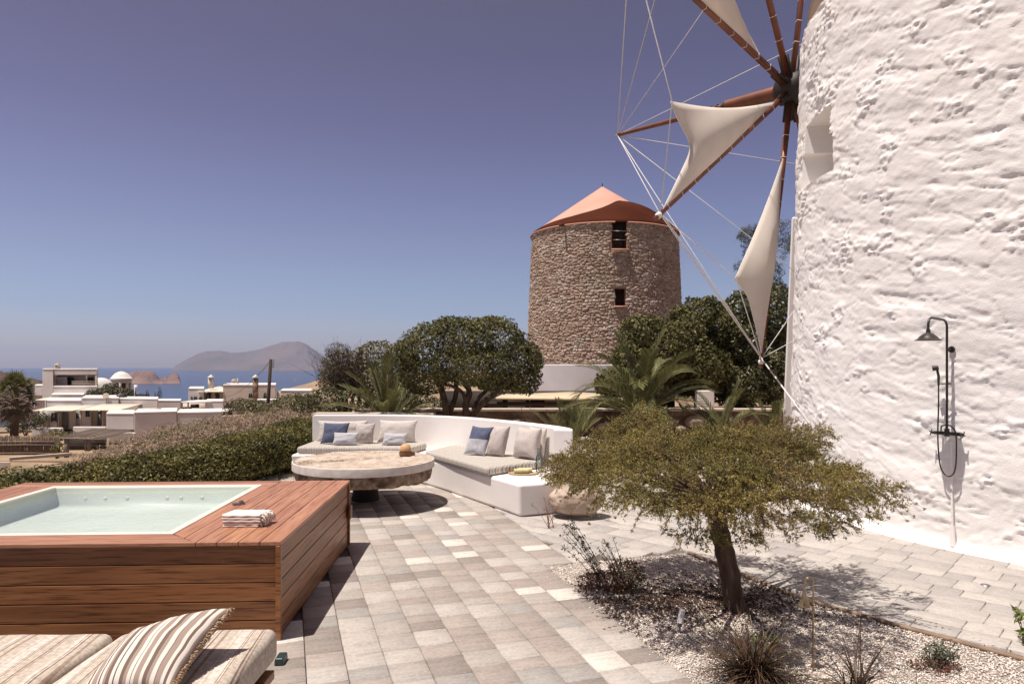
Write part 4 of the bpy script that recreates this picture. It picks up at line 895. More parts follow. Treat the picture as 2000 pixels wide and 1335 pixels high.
V = np.array(V); nn = fbm(V*14, 4)*.03; rad_ = V[:, :2]-[tX, tY]; V[:, :2] += rad_/np.linalg.norm(rad_, axis=1)[:, None]*(nn-.012)[:, None]; V[160*4:, 2] += fbm(V[160*4:]*6, 3)*.03
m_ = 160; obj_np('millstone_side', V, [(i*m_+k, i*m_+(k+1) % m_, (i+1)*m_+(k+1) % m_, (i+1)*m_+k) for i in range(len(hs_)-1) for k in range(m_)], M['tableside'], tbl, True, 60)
mb = MB(); mb.rev([(.20, 0), (.18, .12), (.20, tH-.29)], (tX-.05, tY+.3, 0), 40); mb.build('base', M['dark'], tbl, True, 50)  # pedestal coloured near-black to stand in for the shadow under the slab
p = G(793, 889, tH); tr_ = empty('candle_bowl', (p[0], p[1], tH), 'orange clay ball lamp in a small brown wooden tray on the stone table', 'bowl')
mb = MB(); mb.rev([(0, .004), (.085, .004), (.092, .05), (.10, .052), (.098, .0), (0, 0)], (p[0], p[1], tH+.004), 24); mb.box((p[0]+.09, p[1]-.01, tH+.03), (.08, .06, .045)); mb.build('tray', M['tray'], tr_, True, 40)
mb = MB(); mb.rev([(.0, .0), (.05, .015), (.078, .05), (.082, .085), (.070, .125), (.045, .15), (.015, .162), (0, .163)], (p[0]-.01, p[1], tH+.012), 24); mb.build('clay_ball', M['amber'], tr_, True)

# ================================================================== DAYBED IN THE FOREGROUND
bed = empty('daybed', (-2.6, 3.2, 0), 'low daybed with thick striped beige mattress cushions in front of the hot tub', 'daybed')
b1, b2, b3, b4 = (.50,.43,.36), (.22,.155,.12), (.60,.53,.47), (.32,.24,.19)
bb = [(0, b1), (.14, b3), (.17, b1), (.20, b3), (.33, b4), (.345, b3), (.36, b4), (.38, b1), (.50, b2), (.52, b1), (.54, b4), (.56, b1), (.74, b3), (.80, b4), (.82, b3), (.84, b2), (.87, b1), (.95, b4)]
BM = stripes_mat('woven_striped_mattress', bb, .36, (1, .10, 0), weave=.22, zig=1)
def round_block(name, x0, x1, y0, y1, z0, z1, mt, parent, r=.06, puff=.012, seed=0, slope=0.0, n=30):
    bm = bmesh.new(); bmesh.ops.create_cube(bm, size=2); bmesh.ops.subdivide_edges(bm, edges=bm.edges[:], cuts=n, use_grid_fill=True); V = np.array([v.co[:] for v in bm.verts]); Fs = [tuple(v.index for v in f.verts) for f in bm.faces]; bm.free()
    hx, hy, hz = (x1-x0)/2, (y1-y0)/2, (z1-z0)/2; S = np.array([hx, hy, hz]); V = np.sign(V)*(1-(1-np.abs(V))**1.6)*S
    C = np.clip(V, -(S-r), S-r); d = V-C; L = np.linalg.norm(d, axis=1, keepdims=True); V = np.where(L > 1e-9, C+d/np.maximum(L, 1e-9)*r, V)
    V = V+np.array([(x0+x1)/2, (y0+y1)/2, (z0+z1)/2]); u = (V[:, 0]-x0)/(x1-x0); v = (V[:, 1]-y0)/(y1-y0)
    top = np.clip((V[:, 2]-z0)/(z1-z0), 0, 1); V[:, 2] += top*(puff*np.sin(np.pi*np.clip(u, 0, 1))*np.sin(np.pi*np.clip(v, 0, 1))*2+fbm(V*3+seed, 3)*.010+slope*(u-.5))
    V[:, :2] += fbm(V*2.5+seed+9, 2)[:, None]*.008
    return obj_np(name, V, Fs, mt, parent, True)
round_block('mattress', -2.235, -1.335, 2.2, 3.97, .26, .435, BM, bed, .055, .012, 1, .025)
round_block('mattress', -4.3, -2.25, 2.2, 3.93, .26, .425, BM, bed, .05, .012, 2, .02)
mb = MB(); mb.box((-2.8, 3.05, .225), (2.95, 1.62, .05)); mb.box((-2.8, 3.05, .16), (2.8, 1.5, .08)); mb.build('frame', M['clad'], bed, bevel=(.006, 2))
for x in (-4.15, -1.45):
    for y in (2.4, 3.7): mb = MB(); mb.box((x, y, .06), (.08, .08, .12)); mb.build('leg', M['clad'], bed)
w1, d1, d2_, k1 = (.66,.60,.54), (.17,.12,.095), (.33,.25,.21), (.10,.09,.085)
pb_ = [(0, w1), (.05, d1), (.075, w1), (.10, d2_), (.16, w1), (.175, k1), (.19, w1), (.22, d2_), (.25, d1), (.29, w1), (.33, k1), (.345, w1), (.40, d1), (.44, d2_), (.48, w1), (.52, k1), (.53, w1), (.56, d2_), (.62, w1), (.66, d1), (.70, d2_), (.74, w1), (.79, k1), (.80, d2_), (.86, w1), (.9, d1), (.93, w1), (.97, d2_)]
PMt = stripes_mat('bold_striped_pillow', pb_, 1.0, (1, 0, 0), coords='UV', weave=.12)
pil = empty('fringed_pillow', (-1.75, 3.4, .45), 'brown and cream striped pillow with jute fringe lying on the daybed', 'pillow')
BL, BR, TRr, TLl = np.array([-1.955, 3.13, .465]), np.array([-1.55, 3.14, .485]), np.array([-1.475, 3.62, .675]), np.array([-2.045, 3.66, .51])
pillow('cover', [BL, BR, TRr, TLl], .19, PMt, '', seed=3, pinch=.05, n=34, wr=.003, parent=pil)
mb = MB()
for (a, b, ou, nf) in ((BR, TRr, np.array([1, -.1, -.35]), 560), (BL, BR, np.array([0, -1, -.4]), 420)):
    for k in range(nf):
        t = (k+r1.random())/nf; bow = .05*(1-(2*t-1)**2)*.45; p = a*(1-t)+b*t-ou*bow*np.array([1, 1, 0]); L = r1.uniform(.014, .030); d = ou+r1.normal(0, .55, 3); d /= np.linalg.norm(d)
        mb.tube([p-ou*.004, p+d*L*.5+r1.normal(0, .002, 3), p+d*L+[0, 0, -.003]], [.003, .0032, .0022], 4)
tag(mb.build('fringe', M['tuft'], pil, True), kind='stuff')
p = G(549, 1296, 0.0); mb = MB(); mb.box((p[0]-.01, p[1]+.03, .0+.024), (.06, .12, .045), .05, .9)
tag(mb.build('floor_block', M['teal'], bevel=(.008, 3)), 'small dark teal block on the paving at the corner of the daybed', 'block')

# ================================================================== FOLIAGE HELPERS
def leaves(P, Nn, size, aspect=.45, fold=.15, seed=0, tilt=.7, six=False):
    r = np.random.default_rng(seed); n = len(P); Nn = Nn+r.normal(0, tilt, (n, 3)); Nn /= np.linalg.norm(Nn, axis=1)[:, None]
    T = np.cross(Nn, r.normal(0, 1, (n, 3))); T /= (np.linalg.norm(T, axis=1)[:, None]+1e-9); B = np.cross(Nn, T); s = np.asarray(size)*np.ones(n); s = s[:, None]
    a = P-T*s*.5; b = P+B*s*aspect*.5+Nn*s*fold; c = P+T*s*.5; d = P-B*s*aspect*.5+Nn*s*fold
    V = np.stack([a, d, c, b], 1).reshape(-1, 3); return V, (np.arange(n)*4)[:, None]+np.arange(4)[None]
def blob_points(blobs, dens, r, depth=.28, hole=.0):
    Ps, Ns = [], []
    for c, s in blobs:
        c = np.array(c, float); s = np.array(s, float)*np.ones(3); area = 4*math.pi*((s[0]*s[1]+s[0]*s[2]+s[1]*s[2])/3); n = int(area*dens)
        d = r.normal(0, 1, (n, 3)); d /= np.linalg.norm(d, axis=1)[:, None]; rad = 1+fbm(c+d*s*2.2/np.mean(s)*1.4, 3)*.30-np.abs(r.normal(0, depth, n))*.6
        Ps.append(c+d*s*rad[:, None]); nn = d/s; Ns.append(nn/np.linalg.norm(nn, axis=1)[:, None])
    P, Nn = np.vstack(Ps), np.vstack(Ns); keep = np.ones(len(P), bool)
    for c, s in blobs:
        q = (P-np.array(c))/(np.array(s, float)*np.ones(3)); keep &= (q**2).sum(1) > .36
    if hole: keep &= fbm(P*1.6, 3) > -hole
    return P[keep], Nn[keep]
def crown(name, blobs, dens, leaf, mt, parent, seed, aspect=.45, depth=.28, hole=0.0, tilt=.7, kind=None, label=None, cat=None, group=None, fold=.15):
    r = np.random.default_rng(seed); P, Nn = blob_points(blobs, dens, r, depth, hole); V, Fc = leaves(P, Nn, leaf*r.uniform(.65, 1.3, len(P)), aspect, fold, seed, tilt)
    o = obj_np(name, V, Fc, mt, parent); tag(o, label, cat, group, kind); return o
def limbs(name, paths, mt, parent, n=8):
    mb = MB()
    for pts, r0, r1_ in paths:
        p = smooth_pts(pts, 2); m = len(p); t = np.linspace(0, 1, m); rs = (r0*(1-t)+r1_*t)*(1+.08*np.sin(np.arange(m)*2.1)); mb.tube(p, rs, n)
    return mb.build(name, mt, parent, True)
def cut(x0, y0, D, wpx, hpx, dep=None):
    """ellipsoid seen centred at (x0,y0) at distance D with half sizes in pixels"""
    s = D/F; return (W(x0, y0, D), (wpx*s, (dep if dep else wpx*s), hpx*s))
# ------------------------------------------------------------------ juniper
JX, JY = 1.78, 5.56
jun = empty('juniper_tree', (JX, JY, 0), 'small flat-topped juniper with a bare brown trunk in the gravel bed', 'tree')
tp0 = np.array([1.63, 5.56, .80])
limbs('trunk', [([(1.80, 5.56, -.02), (1.775, 5.56, .08), (1.76, 5.56, .25), (1.70, 5.55, .48), (1.66, 5.56, .66), tuple(tp0)], .084, .070), ([(1.80, 5.50, -.02), (1.79, 5.53, .10), (1.77, 5.55, .3)], .055, .03), ([(1.85, 5.6, -.02), (1.80, 5.58, .10), (1.76, 5.56, .3)], .06, .03)], M['bark'], jun, 16)
rj = np.random.default_rng(21); pads = []; Rj = 1.27
for k in range(78):
    a = rj.random()*6.28; q = math.sqrt(rj.random()); x = q*math.cos(a)*Rj; y = q*math.sin(a)*Rj*.95
    z = 1.30-.22*q*q+rj.normal(0, .07)-.1*max(0, -x*.2)
    if x > .5 and y < -.3: z -= .10
    pads.append((np.array([1.66+x, 5.62+y, z]), .19*rj.uniform(.7, 1.25), q))
for k in range(60):
    a = rj.random()*6.28; q = rj.uniform(.72, 1.04); pads.append((np.array([1.66+q*math.cos(a)*Rj, 5.62+q*math.sin(a)*Rj*.95, 1.02-.10*rj.random()-(.16 if rj.random() < .4 else 0)]), .13*rj.uniform(.7, 1.3), q))
for (x, y, D, s) in ((1262, 812, 6.5, .17), (1240, 835, 6.4, .2), (1290, 835, 6.4, .16), (1215, 850, 6.3, .2), (1165, 870, 6.2, .18), (1120, 900, 6.0, .16), (1090, 920, 5.8, .13), (1600, 848, 6.4, .14), (1585, 870, 6.3, .16), (1560, 885, 6.2, .16), (1400, 865, 6.7, .16), (1490, 860, 6.7, .14), (1700, 925, 5.7, .14), (1735, 950, 5.7, .09), (1640, 925, 5.8, .18), (1745, 985, 5.6, .07), (1630, 1000, 5.3, .14), (1560, 1010, 5.3, .10), (1690, 990, 5.5, .12), (1545, 1042, 5.4, .05), (1600, 1030, 5.2, .06), (1500, 1010, 5.2, .08), (1700, 1010, 5.4, .06), (1440, 985, 5.0, .10), (1330, 1000, 4.9, .09), (1390, 850, 6.6, .12), (1455, 840, 6.7, .08)):
    pads.append((W(x, y, D), s, .9))
pads = [p_ for p_ in pads if not (CX+F*p_[0][0]/p_[0][1] < 1235 and CY+F*(H-p_[0][2])/p_[0][1]+F*p_[1]*.6/p_[0][1] > 962)]
pads += [(W(1560, 1012, 5.25), .07, .9), (W(1585, 1030, 5.2), .06, .9), (W(1610, 1045, 5.2), .05, .9), (W(1500, 1020, 5.2), .08, .9), (W(1480, 1045, 5.15), .05, .9)]
Ps, Ns, Sz = [], [], []; tw = MB()
pads = [p_ for p_ in pads if CX+F*p_[0][0]/p_[0][1]+F*p_[1]*1.1/p_[0][1] < 1700 or p_[1] < .1]
for (c, s, q) in pads:
    ns = int(84*(s/.17)**1.7)+4
    for j in range(ns):
        d = rj.normal(0, 1, 3); d[2] = abs(d[2])*.9-.28; d /= np.linalg.norm(d); b0 = c+d*s*rj.uniform(.4, 1.05)*np.array([1.15, 1.15, .6]); out = b0-np.array([1.66, 5.62, 1.0]); out[2] = 0; out /= (np.linalg.norm(out)+.1)
        dr = d*.6+out*.8+rj.normal(0, .3, 3); dr[2] += (-.6 if (q > .7 and rj.random() < .5) else .15); dr /= np.linalg.norm(dr); nb_ = int(rj.integers(4, 8)); tl_ = rj.uniform(.04, .085)
        for b_i in range(nb_):
            t0 = rj.random(); dd_ = dr*.8+rj.normal(0, .55, 3); dd_ /= np.linalg.norm(dd_); l_ = rj.uniform(.022, .048); st = b0+dr*tl_*t0; m_ = 6
            t = (np.arange(m_)+.5)/m_; Ps.append(st+dd_*l_*t[:, None]+rj.normal(0, .0028, (m_, 3))); Ns.append(rj.normal(0, 1, (m_, 3))); Sz.append(rj.uniform(.012, .020, m_)*(1.15-.5*t))
        if j % 3 == 0: tw.tube([b0-dr*.05, b0+dr*tl_], [.0025, .001], 3, cap=False)
for k in range(150):
    a = rj.random()*6.28; q = rj.uniform(.75, .96); b0 = np.array([1.66+q*math.cos(a)*Rj, 5.62+q*math.sin(a)*Rj*.95, 1.10-.12*rj.random()]); o_ = np.array([math.cos(a), math.sin(a), rj.uniform(-.9, .25)]); L = rj.uniform(.10, .24); p = b0.copy(); d = o_/np.linalg.norm(o_)+rj.normal(0, .2, 3); pp = [p.copy()]
    for j in range(6):
        p = p+d*L/6; d = d+np.array([0, 0, -.10]); pp.append(p.copy()); m_ = 24; Ps.append(p+rj.normal(0, .011*(1-j/9), (m_, 3))); Ns.append(rj.normal(0, 1, (m_, 3))); Sz.append(rj.uniform(.009, .018, m_))
    tw.tube(pp, np.linspace(.003, .001, 7), 3, cap=False)
V, Fc = leaves(np.vstack(Ps), np.vstack(Ns), np.concatenate(Sz), .42, .1, 5, .5); obj_np('crown', V, Fc, M['leaf_jun'], jun)
tag(tw.build('twigs', M['twig'], jun), kind='stuff')
paths = []
for k in range(34):
    c, s, q = pads[int(rj.integers(0, len(pads)-20))]; mid = tp0*.5+c*.5+np.array([0, 0, .06*rj.random()-.02])+rj.normal(0, .04, 3)
    paths.append(([tuple(tp0-[0, 0, .08*rj.random()]), tuple(tp0*.8+c*.2+[0, 0, .05]), tuple(mid), tuple(c)], .032*rj.uniform(.6, 1.3), .006))
paths.append(([tuple(tp0), (2.0, 5.3, .93), (2.35, 5.2, 1.0), (2.75, 5.25, 1.02)], .035, .008)); limbs('branches', paths, M['bark'], jun, 7)
# ------------------------------------------------------------------ hedge
hp_ = smooth_pts([(-8.4, 5.2, 0), (-6.9, 6.9, 0), (-5.95, 8.4, 0), (-5.1, 10.2, 0), (-4.5, 12.0, 0), (-4.2, 13.8, 0)], 2)
bl = []; rh = np.random.default_rng(5)
for k in range(len(hp_)-1):
    for t in (0, .5):
        p = hp_[k]*(1-t)+hp_[k+1]*t
        for s in range(2):
            bl.append((p+np.array([rh.normal(0, .06), rh.normal(0, .06), .40+rh.normal(0, .03)-.07+.24*min(1, max(0, (p[1]-6)/7.5))**2]), (.52, .5, .27)))
            bl.append((p+np.array([.10+rh.normal(0, .06), rh.normal(0, .06), .26]), (.54, .48, .28)))
hedge = empty('hedge', (-5.3, 9.8, 0), 'dense leafy clipped hedge running along the terrace behind the hot tub', 'hedge')
crown('foliage', bl, 900, .05, M['leaf_hedge'], hedge, 6, .5, .30, tilt=.8)
mb = MB()
for p in hp_[::2]: mb.tube([p+[0, 0, -.05], p+[rh.normal(0, .1), rh.normal(0, .1), .6]], [.03, .015], 5)
mb.build('stems', M['bark'], hedge)
# dry scrub on the slope
rs = np.random.default_rng(9); bl = []
for k in range(520):
    x = rs.uniform(150, 640); D = rs.uniform(12.0, 30)
    p = np.array([(x-CX)/F*D, D]); 
    if p[0] > -4.9 and D < 15: continue
    if x < 330 and D > 23: continue
    z = tz(p[0], p[1]); s = rs.uniform(.3, .75); bl.append((np.array([p[0], p[1], z+s*.35]), (s*1.3, s*1.3, s*.72)))
crown('dry_scrub', bl, 130, .085, M['scrub'], None, 10, .22, .5, tilt=1.2, kind='stuff', label='low dry pinkish-brown heath covering the slope beyond the hedge')
bl = []
for k in range(60):
    x = rs.uniform(200, 640); D = rs.uniform(14, 27); p = np.array([(x-CX)/F*D, D]); 
    if p[0] > -5.2 and D < 15: continue
    if x < 330 and D > 21: continue
    z = tz(*p); s = rs.uniform(.3, .55); bl.append((np.array([p[0], p[1], z+s*.4]), (s*1.2, s*1.2, s*.75)))
crown('green_scrub', bl, 200, .075, M['leaf_olive'], None, 12, .4, .4, kind='stuff', label='scattered olive-green bushes growing among the dry heath')
def far_tree(name, label, blobs, dens, leaf, mt, seed, base, cat='tree', aspect=.45, hole=0.0, trunk=None, depth=.28, group=None, tilt=.7, ntr=3):
    root = empty(name, base, label, cat, group); crown('crown' if cat == 'tree' else 'foliage', blobs, dens, leaf, mt, root, seed, aspect, depth, hole, tilt)
    r = np.random.default_rng(seed+1); paths = []
    if trunk is None: trunk = .08
    for k in range(ntr):
        c = np.array(blobs[int(r.integers(0, len(blobs)))][0]); b = np.array(base, float)+r.normal(0, .08, 3)*[1, 1, 0]; paths.append(([tuple(b-[0, 0, .1]), tuple(b*.6+c*.4+r.normal(0, .1, 3)), tuple(c)], trunk, trunk*.3))
    limbs('trunk' if cat == 'tree' else 'stems', paths, M['bark'], root, 7); return root
# round carob-like tree
D = 17.0; root = empty('round_tree', tuple(W(905, 848, D)*[1, 1, 0]), 'clipped round-headed dark evergreen tree with forking trunks behind the bench', 'tree')
bl = [cut(850, 690, D, 72, 62, .9), cut(905, 668, D-.2, 75, 48, 1.0), cut(965, 668, D, 72, 48, 1.0), cut(1000, 712, D, 58, 52, .9), cut(930, 715, D-.5, 88, 42, 1.0), cut(830, 735, D+.2, 50, 38, .7), cut(880, 640, D, 40, 22, .5), cut(955, 638, D, 38, 20, .5), cut(1022, 738, D-.2, 36, 32, .6), cut(805, 690, D, 32, 34, .5), cut(965, 742, D-.4, 50, 24, .7), cut(1040, 700, D, 22, 30, .4)]
crown('crown', bl, 520, .085, M['leaf_carob'], root, 31, .45, .25)
def tpath(pp, D_=D): return [tuple(W(x, y, D_+dd)) for x, y, dd in pp]
limbs('trunk', [(tpath([(905, 850, 0), (912, 812, 0), (908, 790, 0), (920, 765, .1), (905, 745, .2)]), .11, .06), (tpath([(905, 850, 0), (925, 805, 0), (945, 785, -.1), (970, 765, -.1), (985, 745, 0)]), .10, .06), (tpath([(868, 850, 0), (872, 800, 0), (866, 770, 0), (850, 735, 0)]), .10, .06), (tpath([(912, 790, 0), (905, 765, 0), (880, 752, 0), (860, 748, 0)]), .06, .03), (tpath([(925, 800, .1), (935, 775, .1), (948, 765, .1), (955, 750, .1)]), .06, .04), (tpath([(868, 850, .1), (880, 800, .1), (892, 770, .2), (890, 740, .2)]), .08, .05)], M['bark'], root, 10)
# twiggy bush and green bush to the left
D = 21.0
far_tree('bare_bush', 'tall grey-brown twiggy bush at the left of the round tree', [cut(672, 722, D, 44, 42, .8), cut(700, 735, D, 40, 40, .8), cut(650, 745, D, 26, 30, .5), cut(660, 690, D, 26, 22, .5)], 330, .16, M['twig'], 41, tuple(W(680, 850, D)*[1, 1, 0]), 'bush', .07, .1, depth=.5, tilt=1.4, ntr=8)
mb = MB(); rb_ = np.random.default_rng(77)
for k in range(520):
    a = W(680+rb_.normal(0, 22), 765, D+rb_.normal(0, .3)); e = W(672+rb_.normal(0, 30), 706+rb_.normal(0, 18), D+rb_.normal(0, .6)); m_ = a*.5+e*.5+rb_.normal(0, .12, 3); mb.tube([a, m_, e], [.010, .006, .003], 3, cap=False)
crown('sparse_leaves', [cut(675, 720, D, 48, 46, .8), cut(655, 740, D, 36, 36, .6)], 170, .10, M['leaf_olive'], bpy.data.objects['bare_bush'], 441, .45, .5)
tag(mb.build('bare_twigs', M['twig'], bpy.data.objects['bare_bush']), kind='stuff')
far_tree('leafy_tree', 'rounded olive-green tree between the twiggy bush and the round tree', [cut(735, 700, D+.6, 42, 36, .9), cut(770, 715, D+.4, 42, 45, .9), cut(745, 740, D, 45, 40, .9), cut(790, 760, D, 30, 35, .8)], 240, .12, M['leaf_olive'], 43, tuple(W(750, 850, D+.5)*[1, 1, 0]), 'tree', .35)
far_tree('dark_bush', 'dark green bushes in front of the twiggy bush, left of the young palm', [cut(640, 780, 19.5, 38, 26, .9), cut(690, 785, 19.5, 42, 30, .8), cut(740, 790, 19.8, 30, 30, .8), cut(600, 790, 21, 26, 20, .8), cut(780, 790, 19.8, 40, 34, .8), cut(830, 800, 20, 40, 30, .8)], 260, .09, M['leaf_dark'], 45, tuple(W(690, 850, 19.5)*[1, 1, 0]), 'bush')
far_tree('hedge_bush', 'olive bushes at the foot of the utility pole beyond the scrub', [cut(575, 790, 40, 32, 22, 1.4), cut(490, 795, 46, 34, 15, 1.4), cut(530, 800, 44, 30, 14, 1.2), cut(550, 790, 46, 20, 16, 1.2)], 60, .2, M['leaf_olive'], 46, tuple(W(545, 815, 42)), 'bush')
# big dark trees on the right
TREES = [('dark spreading evergreen tree whose left side overlaps the stone mill', [cut(1262, 660, 25, 52, 42, 1.4), cut(1230, 700, 24.5, 34, 34, 1.2), cut(1300, 690, 24.5, 45, 60, 1.5), cut(1245, 750, 24, 45, 50, 1.4), cut(1240, 640, 25, 28, 24, .8), cut(1200, 748, 23.5, 38, 28, .8)], 51, (1265, 24.6)),
         ('tall dark evergreen tree just left of the lowest sail', [cut(1370, 620, 26, 42, 42, 1.4), cut(1345, 660, 25.5, 40, 50, 1.4), cut(1400, 650, 26, 48, 48, 1.4), cut(1360, 720, 25, 60, 55, 1.6), cut(1330, 615, 26, 22, 18, .7)], 52, (1368, 25.6)),
         ('tall dark evergreen tree behind the lowest sail beside the tower', [cut(1455, 610, 27, 45, 45, 1.4), cut(1405, 710, 28, 60, 50, 1.4), cut(1330, 730, 28, 60, 40, 1.4), cut(1480, 690, 28, 60, 70, 1.4), cut(1500, 620, 27, 45, 70, 1.5), cut(1440, 680, 26, 50, 55, 1.5), cut(1500, 730, 26, 50, 60, 1.5), cut(1440, 750, 25.5, 60, 45, 1.5)], 53, (1470, 26.5))]
for lab, bl, sd_, (bx_, bD) in TREES:
    far_tree('evergreen_tree', lab, bl, 360, .14, M['leaf_dark'] if sd_ == 53 else M['leaf_carob'], sd_, tuple(W(bx_, 760, bD)*[1, 1, 0]+[0, 0, .2]), 'tree', .45, trunk=.12, group='dark evergreen trees right of the stone mill')
far_tree('pine_tree', 'tall thin pine with sparse crown showing above the evergreens', [cut(1462, 470, 36, 26, 28, .9), cut(1490, 455, 36, 22, 22, .8), cut(1448, 515, 36, 16, 22, .6), cut(1475, 510, 36, 25, 30, .9), cut(1520, 470, 36, 30, 40, 1), cut(1500, 540, 36, 35, 40, 1), cut(1465, 490, 36, 20, 24, .6)], 420, .18, M['leaf_pine'], 55, tuple(W(1490, 745, 36)*[1, 1, 0]), 'tree', .12, .05, .12, .4)
# ------------------------------------------------------------------ palms
def frond(root, b, az, el, L, droop, nl, ll, wd, r, name='frond'):
    n = 22; p = np.array(b, float); d = np.array([math.cos(az)*math.cos(el), math.sin(az)*math.cos(el), math.sin(el)]); pts, ds = [p.copy()], [d.copy()]
    for i in range(n): p = p+d*L/n; d = d+np.array([0, 0, -droop/n*(1+1.3*i/n)]); d /= np.linalg.norm(d); pts.append(p.copy()); ds.append(d.copy())
    mb = MB(); mb.cm = 1; mb.tube(pts, np.linspace(.018, .004, n+1)*L/1.4, 4, cap=False); mb.cm = 0
    pts, ds = np.array(pts), np.array(ds)
    for i in range(nl):
        t = .12+.88*i/nl; k = t*n; i0 = int(min(k, n-1)); f = k-i0; q = pts[i0]*(1-f)+pts[i0+1]*f; dd = ds[i0]; sd = np.cross(dd, [0, 0, 1]); sd /= (np.linalg.norm(sd)+1e-9); up = np.cross(sd, dd); l = ll*math.sin(math.pi*min(1, .15+.85*(1-t)**.7))**.6*(1 if t < .9 else .7)
        for s in (-1, 1):
            ld = sd*s*.75+dd*(.75+.5*t)+up*(.35+r.normal(0, .08)); ld /= np.linalg.norm(ld); e = q+ld*l; m_ = q+ld*l*.55; e = e+np.array([0, 0, -l*.16]); wv = np.cross(ld, up); wv = wv/(np.linalg.norm(wv)+1e-9)*wd
            b0 = len(mb.v); mb.add([q-wv*.5, q+wv*.5, m_+wv, e, m_-wv], [(0, 1, 2, 4), (4, 2, 3)])
    return mb.build(name, [M['leaf_palm'], M['rachis']], root)
def palm(name, label, base, L, nf, els, seed, cat='palm', az0=None, ll=.3, wd=.010, nl=52, droop=1.0, trunk=None, azs=None):
    root = empty(name, base, label, cat); r = np.random.default_rng(seed)
    for k in range(nf):
        az = azs[k] if azs else k*2.399+r.normal(0, .15); el = els[0]+(els[1]-els[0])*((k+.5)/nf)**.8
        frond(root, np.array(base)+[0, 0, (trunk or 0)+.05], az, el, L*r.uniform(.85, 1.1), droop*r.uniform(.7, 1.3), nl, ll, wd, r)
    mb = MB(); mb.rev([(.11*L/1.5, -.02), (.14*L/1.5, .08), (.10*L/1.5, (trunk or .1)+.1), (.02, (trunk or .1)+.15)], base, 10); mb.build('trunk', M['bark'], root)
    return root
palm('palm', 'large young date palm with arching fronds behind the rubble wall', tuple(W(1252, 826, 17.3)*[1, 1, 0]+[0, 0, .45]), 2.35, 28, (1.5, .62), 61, ll=.46, wd=.013, nl=76, droop=1.15)
palm('palm', 'young palm behind the bench, left of the round tree', tuple(W(758, 850, 17.5)*[1, 1, 0]+[0, 0, .25]), 1.95, 24, (1.45, .5), 62, ll=.40, wd=.012, droop=.8)
palm('small_palm', 'small feathery palm right behind the right end of the bench', tuple(W(1112, 852, 14.2)*[1, 1, 0]), 1.15, 14, (1.5, .9), 63, ll=.28, wd=.008, nl=44, droop=.6)
palm('small_palm', 'small palm before the wall between the big palm and the tower', tuple(W(1410, 845, 17.2)*[1, 1, 0]), 1.6, 9, (1.45, .85), 64, ll=.28, wd=.009, droop=.9)
palm('small_palm', 'smallest palm half hidden beside the white annex wall', tuple(W(1510, 848, 17.0)*[1, 1, 0]), 1.1, 8, (1.45, .9), 65, ll=.24, wd=.008, droop=.5)
# ------------------------------------------------------------------ rubble wall and shelter behind
D = 18.8; wallL, wallR = -4.2, 9.2
rw_ = empty('rubble_wall', (2.5, D, 0), 'low plastered rubble wall with a pale coping behind the bench', 'wall')
nx, nz = 240, 26; gx, gz = np.meshgrid(np.linspace(wallL, wallR, nx), np.linspace(-.02, .70, nz)); P = np.stack([gx.ravel(), np.full(gx.size, D), gz.ravel()], 1); dd = fbm(P*np.array([2.2, 1, 4]), 4)*.10; P[:, 1] -= dd-.02
i0 = (np.arange(nz-1)[:, None]*nx+np.arange(nx-1)[None, :]).ravel(); obj_np('plaster_face', P, np.stack([i0, i0+1, i0+nx+1, i0+nx], 1), M['rubble'], rw_, True)
mb = MB(); mb.box((2.5, D+.25, .33), (13.3, .34, .70)); mb.build('core', M['rubble'], rw_)
rq = np.random.default_rng(4)
for (x, y, w_, h_) in ((1300, 826, 22, 15), (1355, 822, 20, 13), (1328, 838, 12, 8), (1420, 818, 16, 8), (1180, 832, 14, 8), (1010, 822, 14, 7)):
    c = W(x, y, D-.03); m1 = bmesh.new(); bmesh.ops.create_icosphere(m1, subdivisions=2, radius=1); V = np.array([v.co[:] for v in m1.verts]); Fs = [tuple(v.index for v in f.verts) for f in m1.faces]; m1.free()
    V = V*np.array([w_*D/F, .09, h_*D/F])*(1+fbm(V*1.5+x, 2)[:, None]*.3)+c; obj_np('stone', V, Fs, M['rock'], rw_, True)
xw = wallL
while xw < wallR:
    L = rq.uniform(.7, 1.2); L = min(L, wallR-xw); mb = MB(); mb.box((xw+L/2, D+.12, .725+rq.normal(0, .003)), (L-.012, .52, .06)); mb.build('coping_stone', M['coping'], rw_, bevel=(.008, 2)); xw += L
mb = MB(); c = W(640, 808, 16.5); mb.box((c[0]+1.1, 16.6, .755), (2.9, .5, .09)); mb.box((c[0]+1.1, 16.6, .36), (2.6, .3, .72))
tag(mb.build('side_wall', M['coping'], bevel=(.02, 2)), 'low pale-capped wall end showing just left behind the bench backrest', 'wall')
sh = empty('shelter', (1.6, 24, 0), 'long low shelter with cream reed roof, dark beam and white walls beyond the rubble wall', 'shelter')
mb = MB(); a, b = W(968, 776, 22), W(1236, 779, 22); e1, e2_, ap = W(985, 768, 27), W(1235, 770, 27), W(1105, 763, 27)
V = [a, b, e2_, ap, e1, a-[0, 0, .06], b-[0, 0, .06], e2_-[0, 0, .06], ap-[0, 0, .06], e1-[0, 0, .06]]; mb.add(V, [(0, 1, 2, 3, 4), (9, 8, 7, 6, 5), (0, 5, 6, 1), (1, 6, 7, 2), (2, 7, 8, 3), (3, 8, 9, 4), (4, 9, 5, 0)]); mb.build('reed_roof', M['reedroof'], sh)
zc = W(0, 789, 22)[2]; xa, xb = W(935, 0, 22)[0], W(1245, 0, 22)[0]; mb = MB(); mb.box(((xa+xb)/2, 22.15, zc), (xb-xa, .14, .13)); mb.build('beam', M['wood_dark'], sh)
